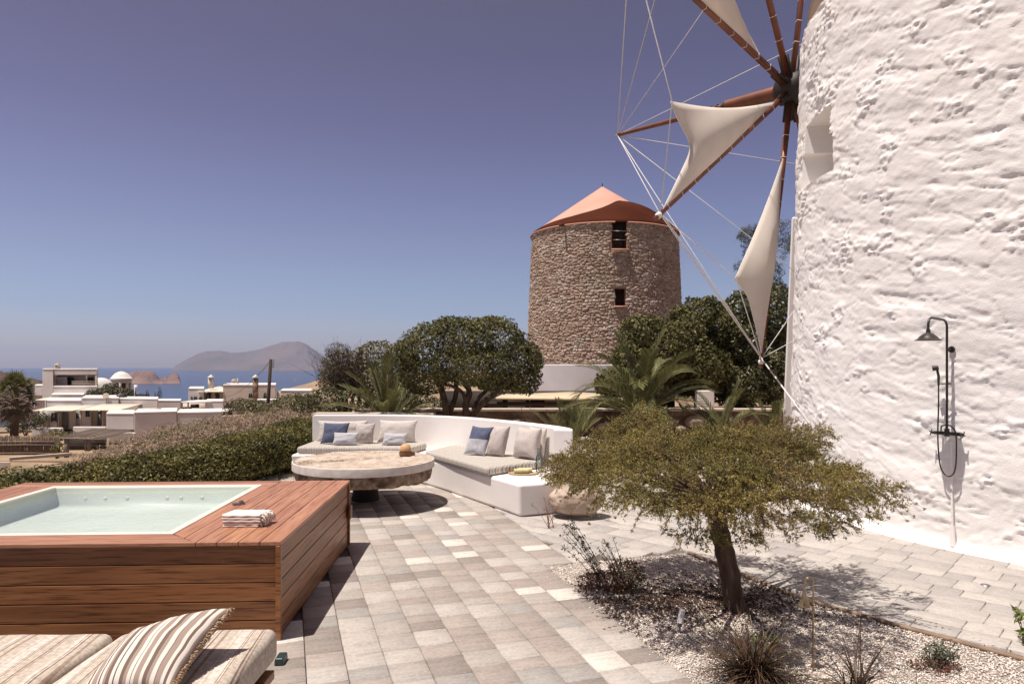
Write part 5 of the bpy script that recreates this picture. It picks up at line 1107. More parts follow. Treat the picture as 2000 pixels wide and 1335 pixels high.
for x in (950, 985, 1030, 1172, 1238): p = W(x, 0, 22.3); mb = MB(); mb.box((p[0], 22.3, .42), (.12, .12, .84)); mb.build('post', M['wood_dark'], sh)
for (x0, x1, yt, yb_) in ((992, 1036, 780, 812), (1064, 1172, 781, 812), (1036, 1064, 796, 812)):
    p, q = W(x0, yt, 23), W(x1, yb_, 23); mb = MB(); mb.box(((p[0]+q[0])/2, 23.1+(.0 if x0 != 1036 else .1), (p[2]+q[2])/2), (q[0]-p[0], .2, p[2]-q[2])); mb.build('white_panel', M['plinth'], sh)
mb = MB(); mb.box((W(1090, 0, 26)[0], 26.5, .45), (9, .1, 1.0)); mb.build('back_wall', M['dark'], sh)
for k, (x, y, w_, h_) in enumerate(((1378, 772, 26, 16), (1375, 793, 18, 10))):
    p = W(x, y, 23.3); mb = MB(); mb.box((p[0], 23.4, p[2]/2+.1), (w_*23/F*1.3, .3, p[2]+h_*.5*23/F)); 
    if k == 0: tag(mb.build('garden_block', M['housewhite'], bevel=(.03, 2)), 'white block glimpsed in the shade under the evergreen trees', 'wall')
# boulder
c = G(1130, 1017); bo = bmesh.new(); bmesh.ops.create_icosphere(bo, subdivisions=5, radius=1); V = np.array([v.co[:] for v in bo.verts]); Fs = np.array([[v.index for v in f.verts] for f in bo.faces]); bo.free()
V = V*(1+fbm(V*1.1+4, 3)[:, None]*.32+fbm(V*5, 3)[:, None]*.03); V = np.sign(V)*np.abs(V)**.88*np.array([.34, .27, .185])
V[:, 2] += .185; V[:, 2] = np.maximum(V[:, 2], -.0); V[:, :2] += c[:2]+[0, .25]; V[:, 2] += .04
tag(obj_np('boulder', V, Fs, M['rock'], None, True), 'smooth beige boulder by the right end of the bench', 'boulder')
# ------------------------------------------------------------------ small plants
def twig_plant(name, label, base, stems, mt, seed, leaf=.03, spread=.5, h=.5, n_leaf=26, cat='plant', aspect=.3, lean=(0, 0), clump=None, smat=None):
    root = empty(name, base, label, cat); r = np.random.default_rng(seed); mb = MB(); Ps, Ns = [], []
    for k in range(stems):
        a = r.random()*6.28; e = np.array([math.cos(a)*spread*r.random()+lean[0], math.sin(a)*spread*r.random()+lean[1], h*r.uniform(.55, 1)]); b = np.array(base, float)+r.normal(0, .03, 3)*[1, 1, 0]; m_ = b+e*.5+np.array([0, 0, h*.08]); pts = smooth_pts([b, m_, b+e], 2); mb.tube(pts, np.linspace(.004, .0015, len(pts)), 4, cap=False)
        t = r.uniform(.3, 1, n_leaf); Ps.append(np.array([pts[int(q*(len(pts)-1))] for q in t])+r.normal(0, .012, (n_leaf, 3))); Ns.append(r.normal(0, 1, (n_leaf, 3)))
    mb.build('stems', smat or M['twig'], root); P = np.vstack(Ps); V, Fc = leaves(P, np.vstack(Ns), leaf*r.uniform(.6, 1.2, len(P)), aspect, .1, seed); obj_np('leaves', V, Fc, mt, root)
    if clump:
        crown('base_foliage', [(np.array(base)+[dx, dy, dz], s) for dx, dy, dz, s in clump[0]], clump[1], clump[2], clump[3], root, seed+3, .35, .4, tilt=1.0)
    return root
twig_plant('red_stemmed_plant', 'thin reddish-stemmed plant rising in front of the boulder from the bed corner', tuple(G(1185, 1148)), 9, M['leaf_dark'], 71, .034, .10, .62, 44, lean=(-.34, .10), clump=([(.02, 0, .06, (.24, .16, .10)), (.16, .0, .12, (.17, .13, .14)), (-.12, .02, .05, (.16, .12, .08))], 2600, .028, M['leaf_red']), aspect=.32)
twig_plant('low_shrub', 'dark low shrub with a few upright sprigs beside the red-stemmed plant', tuple(G(1222, 1150)), 7, M['leaf_dark'], 72, .032, .12, .46, 34, lean=(-.16, .1), clump=([(.03, 0, .10, (.15, .13, .13))], 2600, .026, M['leaf_dark']))
twig_plant('sedum_plant', 'thin rust-pink flower stalks growing between bench end and boulder', tuple(G(1075, 1030)), 9, M['leaf_red'], 73, .020, .22, .38, 12, aspect=.4, smat=mat('pink_stalks', (.25,.10,.07), None, rough=.7))
twig_plant('silver_plant', 'small silvery-green mound with russet leaves at its foot, near the path edge', tuple(G(1832, 1296)), 16, M['leaf_silver'], 74, .030, .09, .14, 30, clump=([(0, .02, .05, (.10, .08, .07))], 4200, .024, M['leaf_silver']))
crown('russet_mat', [(np.array(G(1822, 1303))+[0, 0, .02], (.17, .10, .03))], 5000, .018, M['leaf_red'], bpy.data.objects['silver_plant'], 75, .5, .4)
twig_plant('leafy_sprig', 'bright green leafy plant at the right edge of the picture', tuple(G(2010, 1262)), 14, M['leaf_lime'], 76, .07, .16, .24, 10, aspect=.3, smat=M['rachis'])
twig_plant('tiny_sprig', 'tiny grey-green sprig before the juniper trunk at the back of the gravel bed', tuple(G(1400, 1088)), 6, M['leaf_silver'], 77, .02, .07, .12, 12)
def blades(name, label, base, n, L, wd, mt, seed, spread=1.0, cat='grass clump', extra=None):
    r = np.random.default_rng(seed); mb = MB(); b = np.array(base, float)
    for k in range(n):
        a = r.random()*6.28; el = r.uniform(.15, 1.25); l = L*r.uniform(.35, 1.15); d = np.array([math.cos(a)*math.cos(el)*spread, math.sin(a)*math.cos(el)*spread, math.sin(el)]); p = b+r.normal(0, .035, 3)*[1, 1, 0]; s = np.cross(d, [0, 0, 1]); s /= np.linalg.norm(s); V = []
        m_ = 7; dr = r.uniform(.4, 2.2); d = d+r.normal(0, .12, 3)
        for i in range(m_+1):
            w_ = wd*(1-(i/m_)**2)*r.uniform(.9, 1.1)+.0006; V += [p-s*w_/2, p+s*w_/2]; p = p+d*l/m_; d = d+np.array([0, 0, -dr/m_]); d /= np.linalg.norm(d); p[2] = max(p[2], -.005)
        mb.add(V, [(2*i, 2*i+1, 2*i+3, 2*i+2) for i in range(m_)])
    root = empty(name, base, label, cat); mb.build('blades', mt, root); return root
g1 = blades('grass_clump', 'large bushy clump of dark red-green grass blades left of the brass lamp', tuple(G(1472, 1322)), 620, .46, .0075, M['grassd'], 81)
crown('green_tuft', [(np.array(G(1490, 1300))+[.03, .05, .14], (.10, .07, .06))], 5200, .026, M['leaf_lime'], g1, 82, .4, .4)
mb = MB()
for (x1, y1, x0, y0, D0, D1) in ((1440, 1290, 1362, 1176, 4.3, 4.55), (1500, 1300, 1640, 1335, 4.2, 4.1), (1480, 1290, 1465, 1200, 4.25, 4.3), (1510, 1290, 1570, 1262, 4.2, 4.3), (1430, 1300, 1350, 1240, 4.3, 4.4)): mb.tube([W(x1, y1, D0), W(x0, y0, D1)], [.003, .002], 4)
mb.build('dry_stalks', M['rachis'], g1)
blades('grass_clump', 'spiky dark strap-leaved clump at the bottom edge right of the brass lamp', tuple(G(1672, 1350)), 80, .42, .012, M['grassd'], 83, .9)
blades('grass_clump', 'sparse fine grass tuft at the bottom edge below the silvery mound', tuple(G(1775, 1362)), 90, .20, .006, M['leaf_silver'], 84)
twig_plant('pink_grass', 'single pink feathery stalk standing before the path edging', tuple(G(1672, 1325)), 4, M['leaf_red'], 85, .016, .05, .42, 14, lean=(.03, .03), smat=M['twig'])
# path lamp
c = G(1588, 1303); lamp = empty('path_lamp', tuple(c), 'slim bronze garden path lamp with hooked neck and cone shade', 'lamp'); s = c[1]/F; ht = (1303-1127)*s
pts = [c, c+[0, 0, ht-.05], c+[0, 0, ht-.022], c+[-.012, 0, ht-.006], c+[-.028, 0, ht], c+[-.044, 0, ht-.006], c+[-.054, 0, ht-.026], c+[-.056, 0, ht-.10]]
mb = MB(); mb.tube(smooth_pts(pts), .0052, 10); mb.build('stem', M['brass'], lamp, True)
mb = MB(); mb.rev([(.007, .0), (.010, -.01), (.018, -.045), (.038, -.095), (.034, -.095), (.013, -.04), (.003, -.005)], c+[-.057, 0, ht-.088], 24); mb.build('shade', M['brass'], lamp, True, 60)
mb = MB(); mb.rev([(.012, 0), (.012, .02), (.006, .03)], c, 16); mb.build('foot', M['brass'], lamp, True, 50)
c = G(1328, 1232); spt = empty('spotlight', tuple(c), 'small white tilted spotlight stuck in the gravel left of the trunk', 'spotlight')
mb = MB(); mb.tube([c+[0, 0, .06], c+[.022, .02, .145]], .022, 16); mb.tube([c+[.021, .019, .141], c+[.025, .022, .152]], .025, 16); mb.build('lamp_head', M['white_pl'], spt, True, 50)
mb = MB(); mb.tube([c, c+[-.002, 0, .075]], .008, 8); mb.box(c+[0, 0, .055], (.03, .012, .04)); mb.build('spike', M['grey_metal'], spt)
c = G(1925, 1142, .0); mb = MB(); mb.rev([(0, .004), (.028, .004), (.034, .006), (.04, .001)], (c[0], c[1], .001), 24); tag(mb.build('floor_drain', M['grey_metal'], None, True, 50), 'small round metal drain set in the path below the shower', 'drain')
# ================================================================== VILLAGE
def vbox(mb, x0, x1, yt, yb, D, dep, cut_=0.0):
    a, b = W(x0, yt, D), W(x1, yb, D); mb.box(((a[0]+b[0])/2, D+dep/2, (a[2]+b[2])/2), (b[0]-a[0]-cut_, dep, a[2]-b[2])); return a, b
def skew(mb, x0, x1, yt, yb, D, dep, side=0.0, dy=0.0):
    """block whose front is seen x0..x1, yt..yb at D (dy moves the right end away)"""
    side = side or W(x1, yt, D+dy)[0]*dep/(D+dy)*.97
    a, b = W(x0, yt, D), W(x1, yt, D+dy); zt, zb = a[2], W(0, yb, D)[2]
    p = [(a[0], a[1]), (W(x1, 0, D+dy)[0], D+dy)]; q = [(p[1][0]+side, p[1][1]+dep), (p[0][0]+side, p[0][1]+dep)]
    mb.prism(p+q, zb, zt); return p+q, zt, zb
def block(root, x0, x1, yt, yb, D, dep, mt, side=0.0, dy=0.0, cope=True, name='wall'):
    mb = MB(); poly, zt, zb = skew(mb, x0, x1, yt, yb, D, dep, side, dy); o = mb.build(name, mt, root, bevel=(.08, 2))
    if cope:
        c = np.mean(np.array(poly), 0); pl = [tuple(c+(np.array(p)-c)*1.012) for p in poly]; mb = MB(); mb.prism(pl, zt+.003, zt+.20); mb.build('parapet', M['housewhite'], root, bevel=(.06, 2))
    return poly
def window(root, x0, x1, yt, yb, D, dark='glass_dark', frame=True, name='window'):
    a, b = W(x0, yt, D-.03), W(x1, yb, D-.03); cx, cz = (a[0]+b[0])/2, (a[2]+b[2])/2; w_, h_ = b[0]-a[0], a[2]-b[2]
    mb = MB(); mb.box((cx, D-.01, cz), (w_, .06, h_)); p = mb.build(name, M[dark], root)
    if frame:
        t = .07; mb = MB(); mb.box((cx-w_/2, D-.05, cz), (t, .08, h_+t)); mb.box((cx+w_/2, D-.05, cz), (t, .08, h_+t)); mb.box((cx, D-.05, cz+h_/2), (w_-t-.01, .08, t)); mb.box((cx, D-.05, cz-h_/2), (w_-t-.01, .08, t)); mb.box((cx, D-.05, cz), (.05, .06, h_-t-.01)); mb.build('frame', M['shutter'], p)
    return p
def slats(root, x0, x1, yt, yb, D, dep, drop, mt, n=9, name='awning_board', t=.05):
    a, b = W(x0, yt, D), W(x1, yt, D); zb = W(0, yb, D)[2]; zt = a[2]
    for k in range(n):
        q0, q1 = a[0]+(b[0]-a[0])*k/n, a[0]+(b[0]-a[0])*(k+1)/n-.02; mb = MB()
        mb.add([(q0, D, zb), (q1, D, zb), (q1, D+dep, zt), (q0, D+dep, zt), (q0, D, zb-t), (q1, D, zb-t), (q1, D+dep, zt-t), (q0, D+dep, zt-t)], [(0, 1, 2, 3), (7, 6, 5, 4), (0, 4, 5, 1), (1, 5, 6, 2), (2, 6, 7, 3), (3, 7, 4, 0)]); mb.build(name, mt, root)
# upper villa
D = 110; h = empty('villa', tuple(W(140, 806, D)), 'two-storey white villa with recessed roof terrace, highest house at the left', 'house')
block(h, 83, 104, 722, 800, D, 9, M['housewhite'])
block(h, 104.3, 189.5, 722, 732, D+.4, 8.6, M['housepink_shade'], name='lintel_wall')
block(h, 104.3, 190, 756, 800, D-1.5, 10, M['housewhite'], cope=True, name='terrace_wall')
block(h, 105, 189, 733, 756, D+5, 3, M['housepink_shade'], cope=False, name='back_wall')
block(h, 106, 131, 735, 756, D+3, 1.5, M['housewhite'], cope=False, name='side_wall'); block(h, 186, 190, 732, 756, D+.4, 5, M['housebeige'], cope=False, name='end_wall')
window(h, 132, 144, 737, 755, D+4.9, 'dark'); window(h, 172, 182, 737, 748, D+4.9); 
mb = MB(); 
for x in (106, 168): vbox(mb, x, x+1.4, 732, 756, D+.2, .2)
vbox(mb, 105, 189, 730.5, 732.2, D-.2, .25); mb.build('pergola_frame', M['timber_grey'], h)
for k in range(4): mb = MB(); vbox(mb, 140, 190, 744+k*3, 745+k*3, D-.6, .1); mb.build('railing_bar', M['coping'], h)
block(h, 68, 83, 754, 772, D+2, 5, M['housewhite'], name='side_terrace'); block(h, 100, 164, 772, 800, D-6, 5, M['housepink_shade'], name='lower_block')
slats(h, 62, 98, 777, 781, D-8, 5, 0, M['awning'], 5)
for x in (67, 83, 90): mb = MB(); vbox(mb, x, x+1.5, 781, 806, D-7.5, .3); mb.build('post', M['housewhite'], h)
p = W(112, 718, D+3); mb = MB(); mb.box(p+[0, 0, .0], (.6, .6, .8)); mb.rev([(.42, .4), (.38, .55), (.2, .7), (.05, .78)], p, 12); mb.build('chimney', M['coping'], h)
# domed church
D = 132; h = empty('church', tuple(W(225, 800, D)), 'small white church with dome and arched octagonal lantern', 'church')
mb = MB(); c = W(237, 741, D); mb.rev([(1.95, 0), (1.95, .25), (1.75, .35), (1.5, .75), (1.05, 1.2), (.5, 1.5), (.1, 1.58)], c, 24); mb.tube([c+[0, 0, 1.5], c+[0, 0, 2.2]], .06, 4); mb.build('dome', M['housewhite'], h, True, 50)
for k in range(8):
    a = k*math.pi/4+.4; mb = MB(); q = c+np.array([1.5*math.cos(a), 1.5*math.sin(a), -1.3]); mb.box(q, (.42, .42, 2.6), a); mb.build('arch_pier', M['housebeige'], h)
mb = MB(); mb.rev([(1.35, -2.5), (1.35, -.3)], c, 16); mb.build('lantern_core', M['dark'], h)
mb = MB(); mb.rev([(1.75, -.6), (1.75, .0), (.1, .01)], c, 24); mb.build('arch_band', M['housebeige'], h); mb = MB(); mb.box(c+[0, 0, -4.5], (4, 4, 4)); mb.build('wall', M['housewhite'], h)
mb = MB(); c = W(197, 758, D-6); mb.rev([(2.2, -1.6), (2.2, 0), (2.0, .8), (1.4, 1.5), (.7, 1.85), (.05, 1.95)], c, 24); mb.build('barrel_dome', M['housewhite'], h, True, 50)
# front left house with two porches
D = 82; h = empty('porch_house', tuple(W(140, 845, D)), 'low white house with two cream board porches, front left of the village', 'house')
block(h, 92, 158, 784, 838, D+4, 6, M['housewhite']); block(h, 160, 232, 779, 838, D+4.5, 7, M['housewhite'])
block(h, 92, 112, 800, 838, D+2.2, 1.7, M['housewhite'], cope=False, name='porch_wall'); block(h, 112.3, 148, 801, 838, D+3, .9, M['housebeige'], cope=False, name='porch_wall')
block(h, 157, 178, 800, 838, D+2.2, 2.2, M['housewhite'], cope=False, name='porch_wall'); block(h, 178.3, 208, 801, 838, D+3.2, .9, M['housebeige'], cope=False, name='porch_wall')
slats(h, 62, 142, 795, 801.5, D-1.5, 4.8, 0, M['awning'], 12); slats(h, 150, 232, 793, 800.5, D-1, 5.2, 0, M['awning'], 12)
window(h, 100, 112, 806, 823, D+2.1, 'dark'); window(h, 122, 132, 805, 836, D+2.9, 'shutter', True, 'door'); window(h, 168, 175, 802, 813, D+2.1); window(h, 191, 201, 803, 836, D+3.1, 'shutter', True, 'door'); window(h, 148.5, 153.5, 806, 816, D+3.9, 'dark')
for x in (72, 113, 156, 199): mb = MB(); vbox(mb, x, x+1.5, 801, 840, D-.6, .2); mb.build('post', M['coping'], h)
mb = MB(); p0, p1 = W(90, 801, D+2), W(96, 838, D+2); mb.prism([(p0[0], D+.9), (p1[0], D+.9), (p1[0], D+2.1), (p0[0], D+2.1)], p1[2], p0[2]); mb.build('buttress', M['housewhite'], h)
mb = MB(); p0 = W(208, 783, D+4.4); mb.tube([p0-[0, 0, .3], p0+[0, 0, .6]], .05, 6); mb.rev([(.05, 0), (.3, .08), (.38, .16), (.36, .17), (.05, .1)], p0+[0, -.1, .6], 16, (.3, -.7, .5)); mb.build('satellite_dish', M['coping'], h, True)
block(h, 233, 308, 780, 815, D+5, 5, M['housepink_shade'], dy=-1.5); mb = MB(); p0 = W(238, 775, D+7); mb.box(p0, (.9, .9, .5)); mb.build('roof_box', M['dark'], h)
for (x0, x1, yt, yb_) in ((61, 120, 835, 850), (142, 206, 833, 850)):
    w2 = MB(); vbox(w2, x0, x1, yt, yb_, D-4, .4); tag(w2.build('garden_wall', M['housewhite'], bevel=(.08, 2)), 'low white garden wall before the ' + ('left porch' if x0 < 100 else 'right porch') + ' of the porch house', 'wall', 'low white garden walls')
# long blocks
D = 70; h = empty('flat_roofed_block', tuple(W(300, 850, D)), 'windowless white block with flat roof and air-conditioning box, nearest the heath', 'building')
block(h, 208, 262, 810, 862, D, 5, M['housewhite'], side=0); block(h, 262.3, 345, 808, 872, D-.6, 5.6, M['housepink_shade'], dy=1.5); block(h, 345.3, 433, 808, 860, D+1.2, 5, M['housepink_shade'], dy=1.2)  # left face stays white, the others have their shade painted in pinkish
p = W(304, 803, D+4); mb = MB(); mb.box(p, (.95, .5, .75)); mb.build('air_conditioner', M['coping'], h)
mb = MB(); p = W(288, 803, D+4); mb.tube([p+[-.5, 0, -.2], p+[-.5, 0, .2], p+[.4, 0, .2], p+[.4, 0, -.2]], .05, 5); mb.box(p+[.1, .1, -.05], (.5, .4, .4)); mb.build('roof_pipes', M['dark'], h)
D = 92; h = empty('long_house', tuple(W(335, 812, D)), 'long low beige-walled house behind the flat-roofed block', 'house'); block(h, 306, 353, 784, 815, D, 4, M['housepink_shade'])
mb = MB(); vbox(mb, 353, 412, 784, 786.5, D, 5); mb.build('carport_roof', M['housewhite'], h)
for x in (354, 366, 401): mb = MB(); vbox(mb, x, x+1.3, 786.6, 806, D+.2, .25); mb.build('post', M['housebeige'], h)
mb = MB(); vbox(mb, 354, 410, 786, 812, D+5.2, .3); mb.build('back_wall', M['housebeige'], h); mb = MB(); vbox(mb, 356, 368, 795, 802, D+3, 1); vbox(mb, 372, 386, 789, 796, D+4, .5); mb.build('stored_boxes', M['dark'], h)
block(h, 402, 436, 785, 812, D+.3, 5, M['housewhite'], cope=True)
# middle house
D = 108; h = empty('chimney_house', tuple(W(450, 806, D)), 'beige house with two round-capped chimneys, in the middle of the village', 'house')
block(h, 368, 398, 760, 786, D, 8, M['housewhite']); block(h, 398.3, 435, 764, 786, D+3, 5, M['housebeige'], cope=False, name='back_wall'); slats(h, 384, 436, 757, 764.5, D-.6, 8, 0, M['awning'], 9)
block(h, 435.3, 538, 753, 812, D-.3, 9, M['housebeige'], dy=.6)
for a in ((373, 376.5, 774, 780, D-.1), (379, 385, 774, 781, D-.1), (389, 394, 776, 781, D-.1), (486, 493, 768, 777, D-.4), (439, 447, 787, 795, D-.4), (515, 521, 767, 780, D-.1)): window(h, *a)
window(h, 403, 412, 767, 784, D+2.9, 'dark', True, 'door'); window(h, 421, 428, 768, 784, D+2.9, 'dark', True, 'door')
for x, yt, yb_, DD in ((412, 738, 758, D+2), (499, 738, 782, D-1.2)):
    p, q = W(x, yt, DD), W(x, yb_, DD); mb = MB(); mb.box(((p[0]), DD, (p[2]+q[2])/2), (.66, .66, p[2]-q[2])); c_ = mb.build('chimney', M['housebeige'] if yt == 738 and yb_ == 758 else M['rubble'], h); mb = MB(); mb.rev([(.48, 0), (.5, .1), (.2, .35), (.03, .5)], p+[0, 0, .05], 12); mb.build('chimney_cap', M['housewhite'], c_)
mb = MB(); p = W(457, 748, D+4); mb.rev([(.05, 0), (.45, .2), (.4, .5), (.1, .7)], p, 12); mb.box(p+[.6, 0, .1], (.2, .2, 1.4)); mb.build('roof_vent', M['coping'], h)
mb = MB(); mb.box(W(442, 752, D+2), (1, .8, .5)); mb.build('roof_hatch', M['dark'], h)
block(h, 502, 545, 782, 800, D-3, 2, M['housewhite'], name='terrace_wall', cope=True)
h2 = empty('side_house', tuple(W(575, 800, 112)), 'low white house at the right end of the village, partly behind bushes', 'house'); block(h2, 548, 608, 764, 806, 112, 8, M['housepink_shade']); window(h2, 540, 546, 764, 782, 111.5, 'housewhite', False, 'gate')
mb = MB(); vbox(mb, 430, 456, 800, 811, 88, 3); s_ = empty('shed', tuple(W(443, 812, 88)), 'tiny white shed with a dark opening below the chimney house', 'shed'); mb.build('wall', M['housewhite'], s_); mb = MB(); vbox(mb, 435, 453, 803, 810, 87.9, .2); mb.build('opening', M['dark'], s_)
mb = MB(); skew(mb, 433, 560, 812, 830, 66, .5, 0, 4); tag(mb.build('dry_stone_wall', M['rock'], bevel=(.05, 2)), 'low beige dry-stone wall between the heath and the chimney house', 'wall')
# reed fence, pergola
D = 60; fe = empty('reed_fence', tuple(W(50, 888, D)), 'brown reed fence round the dry field at far left', 'fence'); rf = np.random.default_rng(3)
x = -20.0
mb = MB()
while x < 118:
    h0 = rf.uniform(0, 3); a, b = W(x, 853-h0, D), W(x, 888, D); mb.tube([b, (a+b)/2+rf.normal(0, .02, 3), a+rf.normal(0, .05, 3)], .035, 4); x += rf.uniform(.7, 1.1)
tag(mb.build('reeds', M['reed'], fe), kind='stuff')
for y in (862, 868, 884): mb = MB(); mb.tube([W(-20, y+.5, D-.1), W(50, y, D-.1), W(118, y+.6, D-.1)], .05, 5); mb.build('rail', M['timber_grey'], fe)
D = 58; pg = empty('pergola', tuple(W(170, 892, D)), 'weathered timber pergola with slatted roof beside the reed fence', 'pergola')
ctop = [W(118, 852, D), W(206, 855.5, D), W(262, 838.5, D+9), W(180, 837, D+9)]
for k in range(26):
    t = (k+.5)/26; a = ctop[0]*(1-t)+ctop[1]*t; b = ctop[3]*(1-t)+ctop[2]*t; mb = MB(); mb.tube([a+rf.normal(0, .03, 3), b], .045, 4, sq=True); mb.build('roof_slat', M['timber_grey'], pg)
mb = MB(); mb.tube([ctop[0]-[0, 0, .12], ctop[1]-[0, 0, .12]], .10, 4, sq=True); mb.build('beam', M['timber_grey'], pg); mb = MB(); mb.tube([ctop[3]-[0, 0, .12], ctop[2]-[0, 0, .12]], .10, 4, sq=True); mb.build('beam', M['timber_grey'], pg)
for x, w_ in ((130, .3), (174, .22), (168, .16)): a, b = W(x, 853.5, D+.1), W(x, 893 if x < 150 else 880, D+.1); mb = MB(); mb.box((a[0], D+.1, (a[2]+b[2])/2), (w_, .2, a[2]-b[2])); mb.build('post', M['timber_grey'], pg)
for y in (862, 869): mb = MB(); mb.tube([W(131, y, D+.1), W(208, y+.5, D+.1)], .04, 5); mb.build('rail', M['timber_grey'], pg)
mb = MB(); vbox(mb, 213, 262, 845, 864, D+8, .4); tag(mb.build('yard_wall', M['housepink_shade'], bevel=(.05, 2)), 'short pinkish wall at the right end of the pergola', 'wall')
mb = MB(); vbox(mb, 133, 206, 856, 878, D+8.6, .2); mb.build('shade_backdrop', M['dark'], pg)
for k, (x0, x1, yt, yb_, DD, lab) in enumerate(((-30, 20, 902, 915, 52, 'short beige wall stub at the far left edge above the hedge'), (18, 140, 893, 899, 55, 'low pale kerb wall along the dry field'))):
    mb = MB(); skew(mb, x0, x1, yt, yb_, DD, .4, 0, 3 if k else 0); tag(mb.build('low_wall', M['coping'], bevel=(.04, 2)), lab, 'wall')
mb = MB(); skew(mb, -40, 62, 843, 848, 74, .4, 0, 2); tag(mb.build('low_wall', M['coping'], bevel=(.04, 2)), 'low pale wall behind the reed fence left of the porch house', 'wall')
def fcut(x0, y0, D, w_, h_): s = D/F; return (W(x0, y0, D), (w_*s, w_*s, h_*s))
# village trees
far_tree('pine_clump', 'dark windswept pine between the villa and the church', [fcut(205, 766, 100, 22, 9), fcut(188, 772, 100, 20, 8), fcut(235, 768, 101, 22, 12), fcut(216, 756, 102, 14, 8), fcut(250, 768, 101, 14, 9), fcut(255, 775, 101, 14, 9), fcut(178, 765, 100, 8, 5), fcut(275, 776, 102, 14, 7)], 34, .34, M['leaf_dark'], 91, tuple(W(220, 790, 100)), 'tree', .4, group='village trees')
for k, (x, yt) in enumerate(((288, 758), (312, 752), (303, 764))):
    far_tree('cypress_tree', ['short young cypress left of its taller neighbour behind the long house', 'tallest young cypress against the sea behind the long house', 'tiny cypress between two others behind the long house'][k], [(W(x, yt+16, 104), (.22, .22, 1.2)), (W(x, yt+20, 104), (.36, .36, .9))], 60, .2, M['leaf_dark'], 92+k, tuple(W(x, 790, 104)), 'tree', .3, ntr=1, group='young cypresses')
far_tree('shrub', 'green climbing shrub over the reed fence below the porch house', [fcut(110, 852, 63, 26, 9), fcut(85, 856, 63, 20, 7), fcut(135, 848, 63, 18, 6), fcut(108, 843, 64, 12, 6)], 40, .22, M['leaf_hedge'], 96, tuple(W(105, 866, 63)), 'shrub')
far_tree('shrub', 'dark bushes under the fan palm left of the porch house', [fcut(55, 822, 76, 24, 16), fcut(30, 832, 75, 18, 14), fcut(75, 826, 76, 12, 14), fcut(80, 815, 78, 12, 12)], 34, .28, M['leaf_dark'], 97, tuple(W(50, 848, 76)), 'shrub')
far_tree('shrub', 'round green bush at the left foot of the pergola', [fcut(115, 876, 59, 14, 12), fcut(108, 882, 59, 10, 8)], 50, .2, M['leaf_hedge'], 98, tuple(W(112, 892, 59)), 'shrub')
far_tree('shrub', 'broad dark olive bushes in front of the chimney house', [fcut(470, 790, 80, 28, 13), fcut(500, 795, 80, 22, 12), fcut(448, 798, 80, 10, 8), fcut(600, 785, 70, 22, 18), fcut(625, 790, 68, 22, 22)], 30, .3, M['leaf_olive'], 99, tuple(W(480, 812, 80)), 'shrub')
# fan palm at far left
b_ = W(28, 850, 70); root = empty('fan_palm', tuple(b_), 'big shaggy fan palm at the left edge of the picture', 'palm')
mb = MB(); mb.tube([b_-[0, 0, .3], b_+[0, 0, 2.0], b_+[.1, 0, 4.4]], [.4, .35, .3], 10); mb.build('trunk', M['bark'], root, True)
rp_ = np.random.default_rng(8); topc = b_+[.1, 0, 4.5]
FD = mat('dry_palm_fans', (.20,.15,.08), (.14,.10,.055), 1, .8, island=.4)
for k in range(96):
    az = k*2.399; el = 1.4-2.5*(k/96); mb = MB(); d = np.array([math.cos(az)*math.cos(el), math.sin(az)*math.cos(el), math.sin(el)]); e = topc+d*rp_.uniform(1.1, 1.7)-[0, 0, .02*k*.6]; mb.tube([topc-[0, 0, .020*k], e], .025, 3, cap=False); sd_ = np.cross(d, [0, 0, 1]); sd_ /= np.linalg.norm(sd_); up_ = np.cross(sd_, d)
    for j in range(13):
        q = (j-6)/6*1.5; ld = d*math.cos(q)+(sd_*math.sin(q))+np.array([0, 0, -.28*abs(q)]); w_ = np.cross(ld, up_)*.085; mb.add([e-w_, e+w_, e+ld*rp_.uniform(.8, 1.1)+[0, 0, -.15]], [(0, 1, 2)])
    mb.build('fan_leaf', FD if k > 46 else M['leaf_palm'], root)
# utility pole with wires
D = 45; a, b = W(529, 701, D), W(519, 822, D); pl = empty('utility_pole', tuple(b), 'dark leaning wooden utility pole in front of the village', 'pole')
mb = MB(); mb.tube([b-[0, 0, 1.2], a], [.125, .10], 10); mb.build('pole', M['pole'], pl, True)
mb = MB()
for k in range(4): p = a+(b-a)*(.02+.035*k); mb.tube([p, p+[.22, 0, 0]], .02, 4); mb.tube([p+[.2, 0, -.03], p+[.2, 0, .1]], .035, 6)
mb.build('insulators', M['grey_metal'], pl)
mb = MB()
for k in range(2):
    q0, q1 = a+[.0, 0, -.05-.1*k], W(425, 768, 106)
    mb.tube([q0*(1-t)+q1*t-np.array([0, 0, 1.2*4*t*(1-t)]) for t in np.linspace(0, 1, 14)], .011, 3)
mb.build('wires', M['pole'], pl)
mb = MB(); a, b = W(263, 753, 96), W(263, 790, 96); mb.tube([b, a], .06, 6); mb.box(a+[.15, 0, -.25], (.45, .08, .75)); tag(mb.build('street_sign', M['housewhite']), 'white sign on a thin post near the church', 'sign')
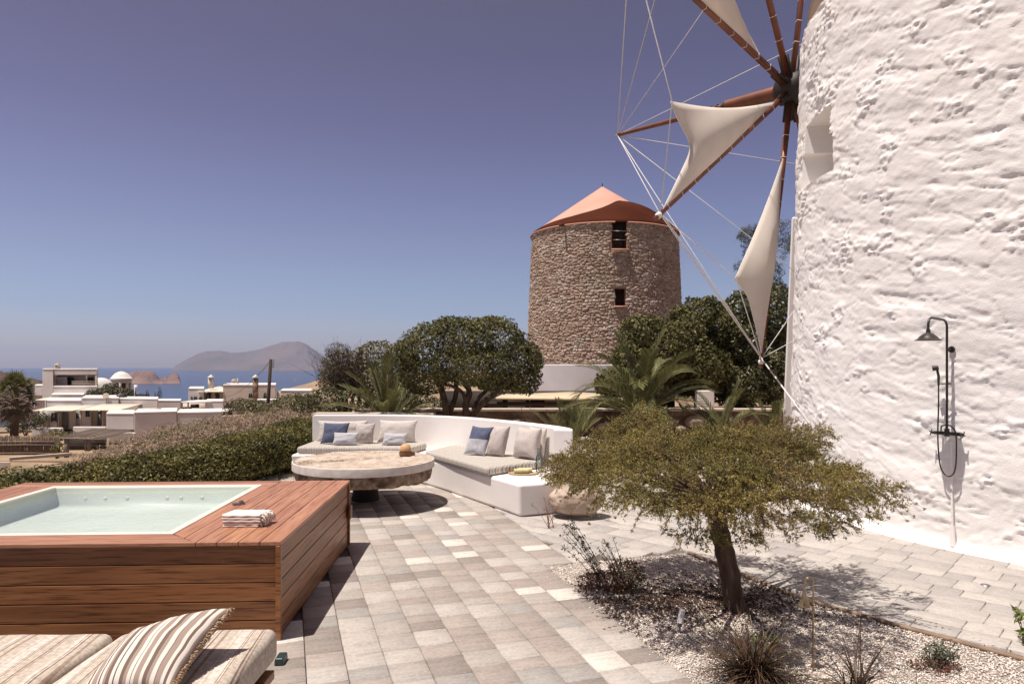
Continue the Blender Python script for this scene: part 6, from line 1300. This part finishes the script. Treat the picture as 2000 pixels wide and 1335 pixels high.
# cactus
for k, (x, y, D, n) in enumerate(((398, 842, 24, 26), (478, 838, 24, 16))):
    b_ = W(x, y+12, D); root = empty('prickly_pear', tuple(b_), ['prickly pear cactus clump on the heath below the flat-roofed block', 'smaller dark prickly pear clump nearer the utility pole'][k], 'cactus', 'prickly pears'); rr3 = np.random.default_rng(k)
    for j in range(n):
        m1 = bmesh.new(); bmesh.ops.create_icosphere(m1, subdivisions=1, radius=1); V = np.array([v.co[:] for v in m1.verts]); Fs = [tuple(v.index for v in f.verts) for f in m1.faces]; m1.free(); q = rr3.normal(0, .5); a = rr3.random()*3; V = V*[.085, .022, .13]; R1 = np.array([[math.cos(q), 0, math.sin(q)], [0, 1, 0], [-math.sin(q), 0, math.cos(q)]]); R2 = np.array([[math.cos(a), -math.sin(a), 0], [math.sin(a), math.cos(a), 0], [0, 0, 1]])
        obj_np('cactus_pad', V@R1.T@R2.T+b_+np.array([rr3.normal(0, .26), rr3.normal(0, .15), .08+abs(rr3.normal(0, .13))]), Fs, M['cactus'], root, True)
# sailing boat
c = W(577, 742, 2700); c[2] = SEA_Z; mb = MB(); bt = empty('sailing_boat', tuple(c), 'tiny white sailing boat on the sea beyond the utility pole', 'boat'); mb.prism([(c[0]-3, c[1]), (c[0], c[1]-1.2), (c[0]+4, c[1]), (c[0], c[1]+1.2)], SEA_Z-.3, SEA_Z+1.2); mb.build('hull', M['housewhite'], bt); mb = MB(); mb.add([c+[0, 0, 1.5], c+[-3, 0, 1.6], c+[.2, 0, 9], c+[.0, .2, 1.5], c+[-3, .2, 1.6], c+[.2, .2, 9]], [(0, 1, 2), (5, 4, 3), (0, 3, 4, 1), (1, 4, 5, 2), (2, 5, 3, 0)]); mb.build('mainsail', M['housewhite'], bt)
# ================================================================== haze
HAZE = 7.0e-5
hz = bpy.data.materials.new('thin_sea_haze'); hz.use_nodes = True; t = hz.node_tree; t.nodes.remove(t.nodes['Principled BSDF']); pvn = t.nodes.new('ShaderNodeVolumePrincipled'); pvn.inputs['Color'].default_value = (.60, .70, 1.0, 1); pvn.inputs['Density'].default_value = HAZE; pvn.inputs['Anisotropy'].default_value = 0.2; t.links.new(pvn.outputs[0], t.nodes['Material Output'].inputs['Volume'])
if HAZE > 0:
    mb = MB(); mb.prism([(-16500, -16500), (16500, -16500), (16500, 16500), (-16500, 16500)], -95, 420); tag(mb.build('haze', hz), kind='stuff')
